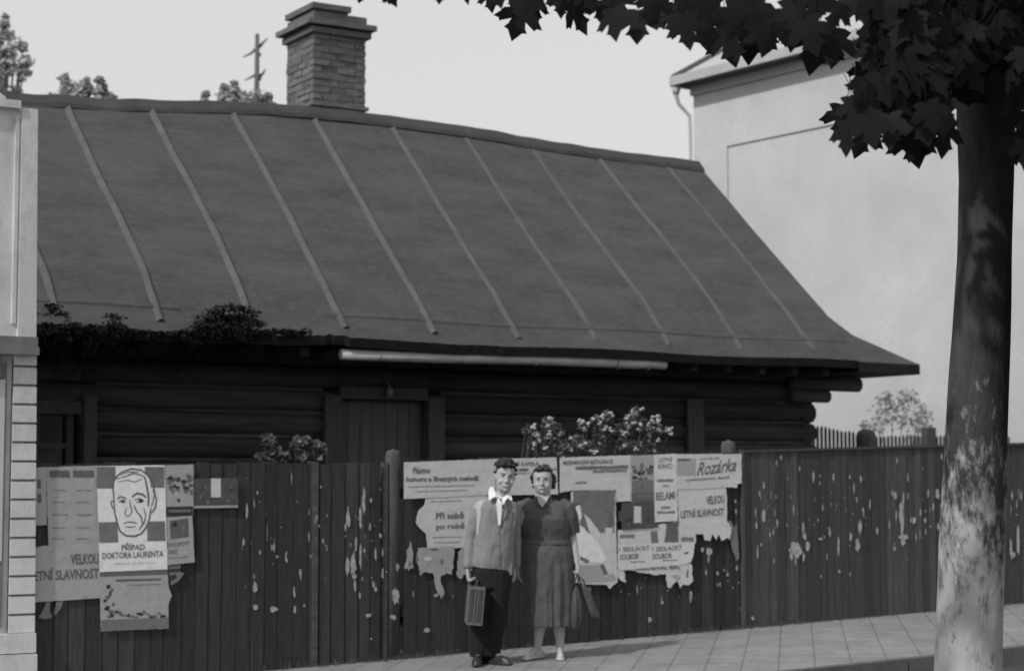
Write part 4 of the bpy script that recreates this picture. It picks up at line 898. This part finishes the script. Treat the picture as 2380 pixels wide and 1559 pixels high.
body=union('body',b,[M['skin'],M['skin_dark'],M['lip']],man,.0045,3,fac=.35); paint(body,face_paint(MX,hs,.02))
skull_hair(MX,hs,[(.45,0,.20,.315,.02,.28,0),(.62,0,.16,.335,.08,.33,.2),(.76,0,.10,.345,.20,.37,.25),(.88,-.02,.04,.35,.36,.40,.12),(1.0,-.03,.02,.33,.36,.37,0),(1.09,-.02,.0,.27,.29,.28,0),(1.16,.0,.0,.15,.17,.15,0)],3,'hair',M['hair'],man,9,
  [(-.36,-.08,.94,.09),(-.42,-.06,.88,.06),(-.2,-.38,.93,.09),(.05,-.40,.95,.09),(.22,-.34,.92,.08),(-.32,-.15,.88,.08),(.1,-.2,1.08,.10),(-.1,-.25,1.05,.10),(.28,-.15,.98,.10),(-.37,.1,.62,.08),(.37,.1,.60,.07),(.36,.0,.75,.08)])
# jacket
b=MB()
jt=[(408,380,.065,.06,.065),(428,366,.098,.07,.075),(450,354,.136,.088,.085),(485,350,.156,.105,.10),(540,350,.158,.118,.108),(640,346,.155,.125,.112),(740,338,.160,.128,.118),(800,330,.168,.13,.12),(850,322,.172,.128,.12),(886,320,.164,.120,.115)]
fo=lambda a,z: .02*math.sin(7*a+z*9)+.012*math.sin(13*a-z*14)
b.loft([ringE((px-FX)*K,.012,(FY-py)*K,rx,rf,rb,40,2.3,fold=fo,tx=-.10*max(0,(py-700)/190)) for py,px,rx,rf,rb in jt[::-1]])
def sleeve(b,sh,el,wr,r,e=1):
    b.tube([sh+Vector(((-sh.x)*.35,0,.03)),sh+Vector((0,0,-.01)),sh.lerp(el,.3),sh.lerp(el,.7),el,el.lerp(wr,.35),el.lerp(wr,.7),wr+(wr-el).normalized()*.0],[r*.6,r*.95,r*1.02,r*.98,r*.93,r*.88,r*.82,r*.74],18,round_ends=False)
sleeve(b,shL,elL,wrL,.056); sleeve(b,shR,elR,wrR,.056)
jk=union('jacket',b,M['jacket'],man,.0075,4,(.011,12,.55))
b=MB()
# front closing line and pocket welts standing slightly proud
def jfront(px,py): 
    # y of the jacket front surface at that point
    x=(px-FX)*K; z=(FY-py)*K
    pys=[q[0] for q in jt]; rx=np.interp(py,pys,[q[2] for q in jt]); rf=np.interp(py,pys,[q[3] for q in jt]); cx=(np.interp(py,pys,[q[1] for q in jt])-FX)*K
    t=min(abs((x-cx)/rx),.98); return .012-rf*(1-t**2.3)**(1/2.3)
def patch(b,pts,off,thick=.006,mi=0):
    v=[Vector(((px-FX)*K,jfront(px,py)-off,(FY-py)*K)) for px,py in pts]; b.slab(v,(0,thick,0),mi)
for a,c in zip(range(600,860,20),range(620,880,20)): patch(b,[(368,a),(374,a),(374,c),(368,c)],.006)
patch(b,[(415,745),(452,735),(453,745),(416,755)],.008)
for px,py in ((362,650),(362,730),(361,810)): b.ell(((px-FX)*K,jfront(px,py)-.008,(FY-py)*K),(.008,.004,.008),8,5)
patch(b,[(318,425),(356,470),(372,600),(340,520)],.012,.008); patch(b,[(452,430),(412,475),(380,600),(420,530)],.012,.008)   # lapels
build('lapel',b,M['jacket'],jk,local=True)
b=MB()
patch(b,[(345,420),(425,420),(400,500),(376,606),(368,606),(352,520)],.006,.01)
for side,pts in ((0,[(318,345),(352,400),(352,415),(316,438),(302,400),(304,360)]),(1,[(436,372),(452,432),(436,448),(402,470),(398,442),(420,410)])):
    pass
def flap(pts,y0): b.slab([Vector(((px-FX)*K,y,(FY-py)*K)) for px,py,y in pts],(0,.008,.002))
flap([(328,350,-.03),(345,385,-.075),(362,420,-.105),(340,420,-.12),(304,440,-.115),(300,395,-.085),(306,362,-.05)],0)
flap([(440,378,-.06),(456,432,-.10),(452,445,-.118),(425,425,-.12),(396,470,-.128),(388,440,-.115),(415,408,-.08)],0)
flap([(362,420,-.105),(390,460,-.12),(380,600,-.13),(366,600,-.128),(352,470,-.122)],0)
b.tube([m(348,395,.0),m(362,415,-.07),m(392,432,-.085),m(424,418,-.07),m(436,395,.0)],[.018,.017,.014,.017,.018],8,flat=.6)
build('shirt_collar',b,M['shirt'],man,local=True)
b=MB()
def trouser(b,hip,kn,an,r0,r1):
    b.tube([hip+Vector((0,0,.03)),hip.lerp(kn,.4),kn,kn.lerp(an,.5),an+Vector((0,0,-.02))],[r0,r0*.92,r1*1.12,r1*1.02,r1],20)
trouser(b,hipL,m(248,1200,-.015),m(236,1440,.02),.104,.074); trouser(b,hipR,m(352,1200,-.02),m(322,1435,.02),.104,.074)
b.loft([ringE((px-FX)*K,.01,(FY-py)*K,rx,.112,.115,28) for py,px,rx in [(1010,318,.165),(960,320,.172),(900,322,.165),(860,325,.155)]])
union('trousers',b,M['trouser'],man,.009,4,(.009,13,.35))
b=MB()
def shoe(b,an,toe,w_=.045):
    d=(toe-an); d.z=0; l=d.length; d.normalize(); h=Vector((an.x,an.y,.04))-d*.07
    b.tube([h,h+d*.06,h+d*.14,Vector((toe.x,toe.y,.03)),Vector((toe.x,toe.y,.026))+d*.03],[.044,.046,.042,.044,.028],14,flat=.9,round_ends=True)
    b.tube([Vector((h.x,h.y,.012)),Vector((toe.x,toe.y,.012))+d*.03],[.045,.043],12,flat=.28,up=(-d.y,d.x,0),round_ends=True)
shoe(b,m(236,1440,.03),m(226,1492,-.16)); ob=union('shoe',b,M['shoe'],man,.006,3)
b=MB(); shoe(b,m(322,1430,.03),m(412,1478,-.09)); union('shoe',b,M['shoe'],man,.006,3)
# the case, seen end-on, hanging from his hand
def L2W(par,v): return Matrix.Translation(par.location)@Matrix.Rotation(RZ,4,'Z')@Vector(v)
hw_=m(178,952,-.06)
case=empty('briefcase',L2W(man,(hw_.x+.03,hw_.y,.30)),'narrow scuffed case seen end-on, hanging from the hand of the man','briefcase',None,RZ+R(4))
b=MB(); W2,D2,H2=.058,.20,.30
def rbox(b,x0,x1,y0,y1,z0,z1,r=.012):
    rings=[]
    for z,i in ((z0,r),(z0+r,0),(z1-r,0),(z1,r)):
        ring=[]
        for (cx,cy,a0) in ((x1-r,y1-r,0),(x0+r,y1-r,90),(x0+r,y0+r,180),(x1-r,y0+r,270)):
            for k in range(4): a=R(a0+30*k); ring.append((cx+math.cos(a)*(r-i*.6),cy+math.sin(a)*(r-i*.6),z))
        rings.append(ring)
    b.loft(rings,smooth=False)
rbox(b,-W2,W2,-D2,D2,.0,H2)
T=Matrix.Rotation(R(5),4,'Y')
zb=(hw_.z-.055)-H2-.30
b.v=[tuple(T@Vector(v)+Vector((0,0,zb))) for v in b.v]; build('case_body',b,M['case'],case,local=True)
b=MB()
for x in (-W2,-.012,.012,W2): b.box(x-.005,x+.005,-D2-.004,D2+.004,-.003,H2+.003)
b.box(-W2-.004,W2+.004,-D2-.005,-D2+.02,H2-.02,H2+.004); b.box(-W2-.004,W2+.004,-D2-.005,-D2+.02,-.003,.016)
b.v=[tuple(T@Vector(v)+Vector((0,0,zb))) for v in b.v]; build('edge_trim',b,M['metal'] if False else mat('worn_edge',.13,.7,.3,20),case,local=True)
b=MB(); b.tube([(0,-.07,H2),(0,-.065,H2+.035),(0,-.03,H2+.05),(0,.03,H2+.05),(0,.065,H2+.035),(0,.07,H2)],[.008]*6,8); b.v=[tuple(T@Vector(v)+Vector((0,0,zb))) for v in b.v]; build('handle',b,M['case'],case,local=True)
# ---------------- the woman
K2=.00127; GX,GY=690,1490
wp=Vector((.905,-.90,gz(.905)))
wom=empty('person',wp,'person in a dark grey belted dress and pale shoes, holding two limp bags','person','two people posing in front of the fence',RZ)
def q(px,py,y=0): return P3(px,py,y,GX,GY,K2)
b=MB(); hc=q(664,408,-.03); hs=.212; MW=head(b,hc,hs,turn=R(-6),tilt=R(-1),nod=R(2),fem=True)
b.tube([q(664,485,.0),q(663,445,-.005),q(663,400,-.012)],[.085,.070,.064],16)
tw=[(455,668,.10,.06),(480,670,.165,.09),(560,676,.165,.12),(640,680,.155,.12),(720,686,.15,.11),(800,695,.17,.13),(900,700,.175,.14)]
b.loft([ringE((px-GX)*K2,.01,(GY-py)*K2,rx,ry,ry) for py,px,rx,ry in tw[::-1]])
kl,kr=q(650,1190,-.01),q(765,1190,-.01); al,ar=q(630,1410,.03),q(776,1420,.03)
for hip,kn,an,toe in ((q(650,930),kl,al,q(560,1478,-.10)),(q(745,930),kr,ar,q(775,1480,-.13))):
    b.tube([hip,hip.lerp(kn,.5),kn,kn.lerp(an,.35)+Vector((0,.015,0)),kn.lerp(an,.75),an],[.095,.082,.058,.057,.038,.034],16,round_ends=True)
    b.tube([an+Vector((0,.02,-.03)),an.lerp(toe,.45)+Vector((0,0,.0)),toe],[.034,.034,.026],12,flat=.75,round_ends=True)
sL,eL,wL=q(536,490,.01),q(500,690,.06),q(503,890,.02); sR,eR,wR=q(822,490,.01),q(856,670,.04),q(884,860,-.03)
arm(b,sL,eL,wL,.047); arm(b,sR,eR,wR,.047)
hand(b,wL,(.05,-.05,-1),(.9,-.1,0),.92,-1,.5); hand(b,wR,(.1,-.08,-1),(-.9,-.3,0),.92,1,.75,True)
wb=union('body',b,[M['skin'],M['skin_dark'],M['lip']],wom,.0045,3,fac=.35); paint(wb,face_paint(MW,hs,.03))
skull_hair(MW,hs,[(.26,.03,.24,.38,.0,.28,0),(.42,.02,.20,.41,.04,.34,0),(.58,0,.16,.42,.08,.36,.1),(.72,0,.12,.41,.14,.40,.2),(.84,0,.06,.39,.26,.41,.22),(.93,0,.03,.35,.34,.37,.1),(1.01,0,.02,.27,.27,.28,0),(1.06,0,0,.14,.14,.14,0)],8,'hair',M['hair_w'],wom,26,
  [(.42,.05,.55,.10),(.44,.08,.42,.09),(.42,.1,.30,.09),(-.42,.08,.55,.08),(-.42,.1,.42,.07),(.40,.0,.70,.10),(-.40,.0,.70,.09),(0,-.33,1.0,.09),(.2,-.30,.97,.09),(-.2,-.30,.97,.09),(.46,.02,.62,.10),(.47,.05,.48,.10),(-.46,.04,.62,.08),(.40,.12,.22,.10),(-.36,.12,.26,.08)])
b=MB()
dt_=[(452, 668, 0.11, 0.065, 0.07), (475, 670, 0.172, 0.1, 0.1), (520, 674, 0.199, 0.1378, 0.11), (580, 680, 0.2054, 0.1717, 0.115), (640, 684, 0.199, 0.1643, 0.115), (690, 688, 0.1905, 0.1431, 0.115), (722, 690, 0.1883, 0.1378, 0.118), (745, 694, 0.1969, 0.1484, 0.128), (800, 698, 0.2097, 0.1696, 0.15), (900, 702, 0.214, 0.1802, 0.165), (1000, 704, 0.2119, 0.1781, 0.17), (1120, 706, 0.2054, 0.1749, 0.17), (1230, 708, 0.199, 0.1749, 0.17), (1276, 708, 0.1969, 0.176, 0.172)]
def fd(a,z): 
    k=max(0,min(1,(.90-z)/.4)); return -k*.16*math.exp(-((a-4.90)/.07)**2)-k*.07*math.exp(-((a-4.45)/.06)**2)-k*.08*math.exp(-((a-5.25)/.07)**2)+ k*(.035*math.cos(11*a+.6)+.02*math.cos(19*a+2))+.006*math.sin(8*a+z*20)
b.loft([ringE((px-GX)*K2,.012,(GY-py)*K2,rx,rf,rb,88,2.15,fold=fd) for py,px,rx,rf,rb in dt_[::-1]])
def sl2(b,sh,el,r):
    e=sh.lerp(el,1.02); b.tube([sh+Vector((-sh.x*.35,0,.03)),sh+Vector((0,0,-.01)),sh.lerp(e,.35),sh.lerp(e,.7),e],[r*.6,r*1.02,r*1.14,r*1.1,r*.98],18)
sl2(b,sL,eL,.068); sl2(b,sR,eR,.068)
dress=union('dress',b,M['dress'],wom,.0065,3,(.008,12,.6))
b=MB(); b.loft([ringE((px-GX)*K2,.012,(GY-py)*K2,rx*1.05,rf*1.05,rb,40,2.15) for py,px,rx,rf,rb in [(742,694,.190,.147,.136),(735,692,.188,.144,.132),(722,690,.186,.142,.128),(714,690,.187,.144,.126)]]); build('belt',b,M['belt'],wom,local=True)
b=MB()
def wf_(px,py):
    x=(px-GX)*K2; pys=[k[0] for k in dt_]; rx=np.interp(py,pys,[k[2] for k in dt_]); rf=np.interp(py,pys,[k[3] for k in dt_]); cx=(np.interp(py,pys,[k[1] for k in dt_])-GX)*K2
    t=min(abs((x-cx)/rx),.98); return .012-rf*(1-t**2.15)**(1/2.15)
def wp_(b,pts,off,th=.006): b.slab([Vector(((px-GX)*K2,wf_(px,py)-off,(GY-py)*K2)) for px,py in pts],(0,th,0))
# collar wings of the dress
for pts in ([(606,425),(628,432),(640,470),(652,500),(622,482),(600,455)],[(716,425),(700,435),(678,470),(656,502),(692,486),(722,455)]): b.slab([Vector(((px-GX)*K2,min(wf_(px,max(py,462)),-.07)-.012+.0006*(470-min(py,470)),(GY-py)*K2)) for px,py in pts],(0,.008,0))
build('collar',b,M['dress'],dress,local=True)
b=MB(); b.slab([Vector(((px-GX)*K2,yy,(GY-py)*K2)) for px,py,yy in [(622,425,-.082),(706,425,-.082),(684,466,-.118),(656,500,-.138),(638,472,-.12)]],(0,.03,0))
nk=build('neckline_skin',b,M['skin'],wb,local=True)
for nm,a,t in (('shoe',al,q(556,1480,-.11)),('shoe',ar,q(776,1483,-.14))):
    b=MB(); d=(t-a); d.z=0; d.normalize(); h=Vector((a.x,a.y,.04))-d*.05
    b.tube([h,h+d*.05,h+d*.12,Vector((t.x,t.y,.024)),Vector((t.x,t.y,.022))+d*.025],[.036,.034,.026,.036,.022],14,flat=.8,round_ends=True)
    b.tube([Vector((h.x,h.y,.012)),Vector((t.x,t.y,.01))+d*.02],[.036,.036],12,flat=.3,up=(-d.y,d.x,0),round_ends=True); union('shoe',b,M['shoe_w'],wom,.006,2)
# the two bags from her hand
hb=q(890,948,-.05)
def bag(label,pts,th,seed,straps):
    o=empty('shopping_bag',L2W(wom,(hb.x+.02,hb.y,.25)),label,'bag','bags carried by the woman',RZ)
    off=Vector((-(hb.x+.02),-hb.y,-.25)); rg=random.Random(seed); b=MB(); rings=[]
    for (px0,px1,py,t) in pts:
        cx=((px0+px1)/2-GX)*K2; rx=(px1-px0)/2*K2
        rings.append([v+off for v in ringE(cx,hb.y+th[2],(GY-py)*K2,rx,t*th[0],t*th[1],48,2.0,fold=lambda a,z:.10*math.sin(9*a+z*5)+.06*math.sin(17*a+1))])
    b.loft(rings[::-1]); build('bag_body',b,M['bag'],o,local=True)
    b=MB()
    for l in straps: b.tube([q(px,py,hb.y+dy)+off for px,py,dy in l],.006,6)
    build('strap',b,M['bag'],o,local=True)
bag('limp upright cloth bag hanging from the hand of the woman, the one nearer her skirt',[(868,888,1015,.4),(845,905,1060,.8),(832,918,1120,1.1),(828,920,1200,1.2),(832,905,1270,1.0),(845,890,1306,.7)],(.05,.05,.0),3,[[(885,945,0),(872,985,-.02),(862,1030,-.02)],[(892,945,0),(895,990,.02),(890,1035,.02)]])
bag('second bag slanting outward from the hand of the woman, farther from her skirt',[(900,925,1000,.4),(915,965,1030,.8),(930,990,1090,1.0),(950,1010,1150,1.0),(975,1030,1200,.9),(995,1045,1236,.6)],(.035,.035,.05),4,[[(890,945,.0),(905,975,.03),(915,1010,.04)],[(894,945,.0),(930,980,.06),(950,1030,.06)]])
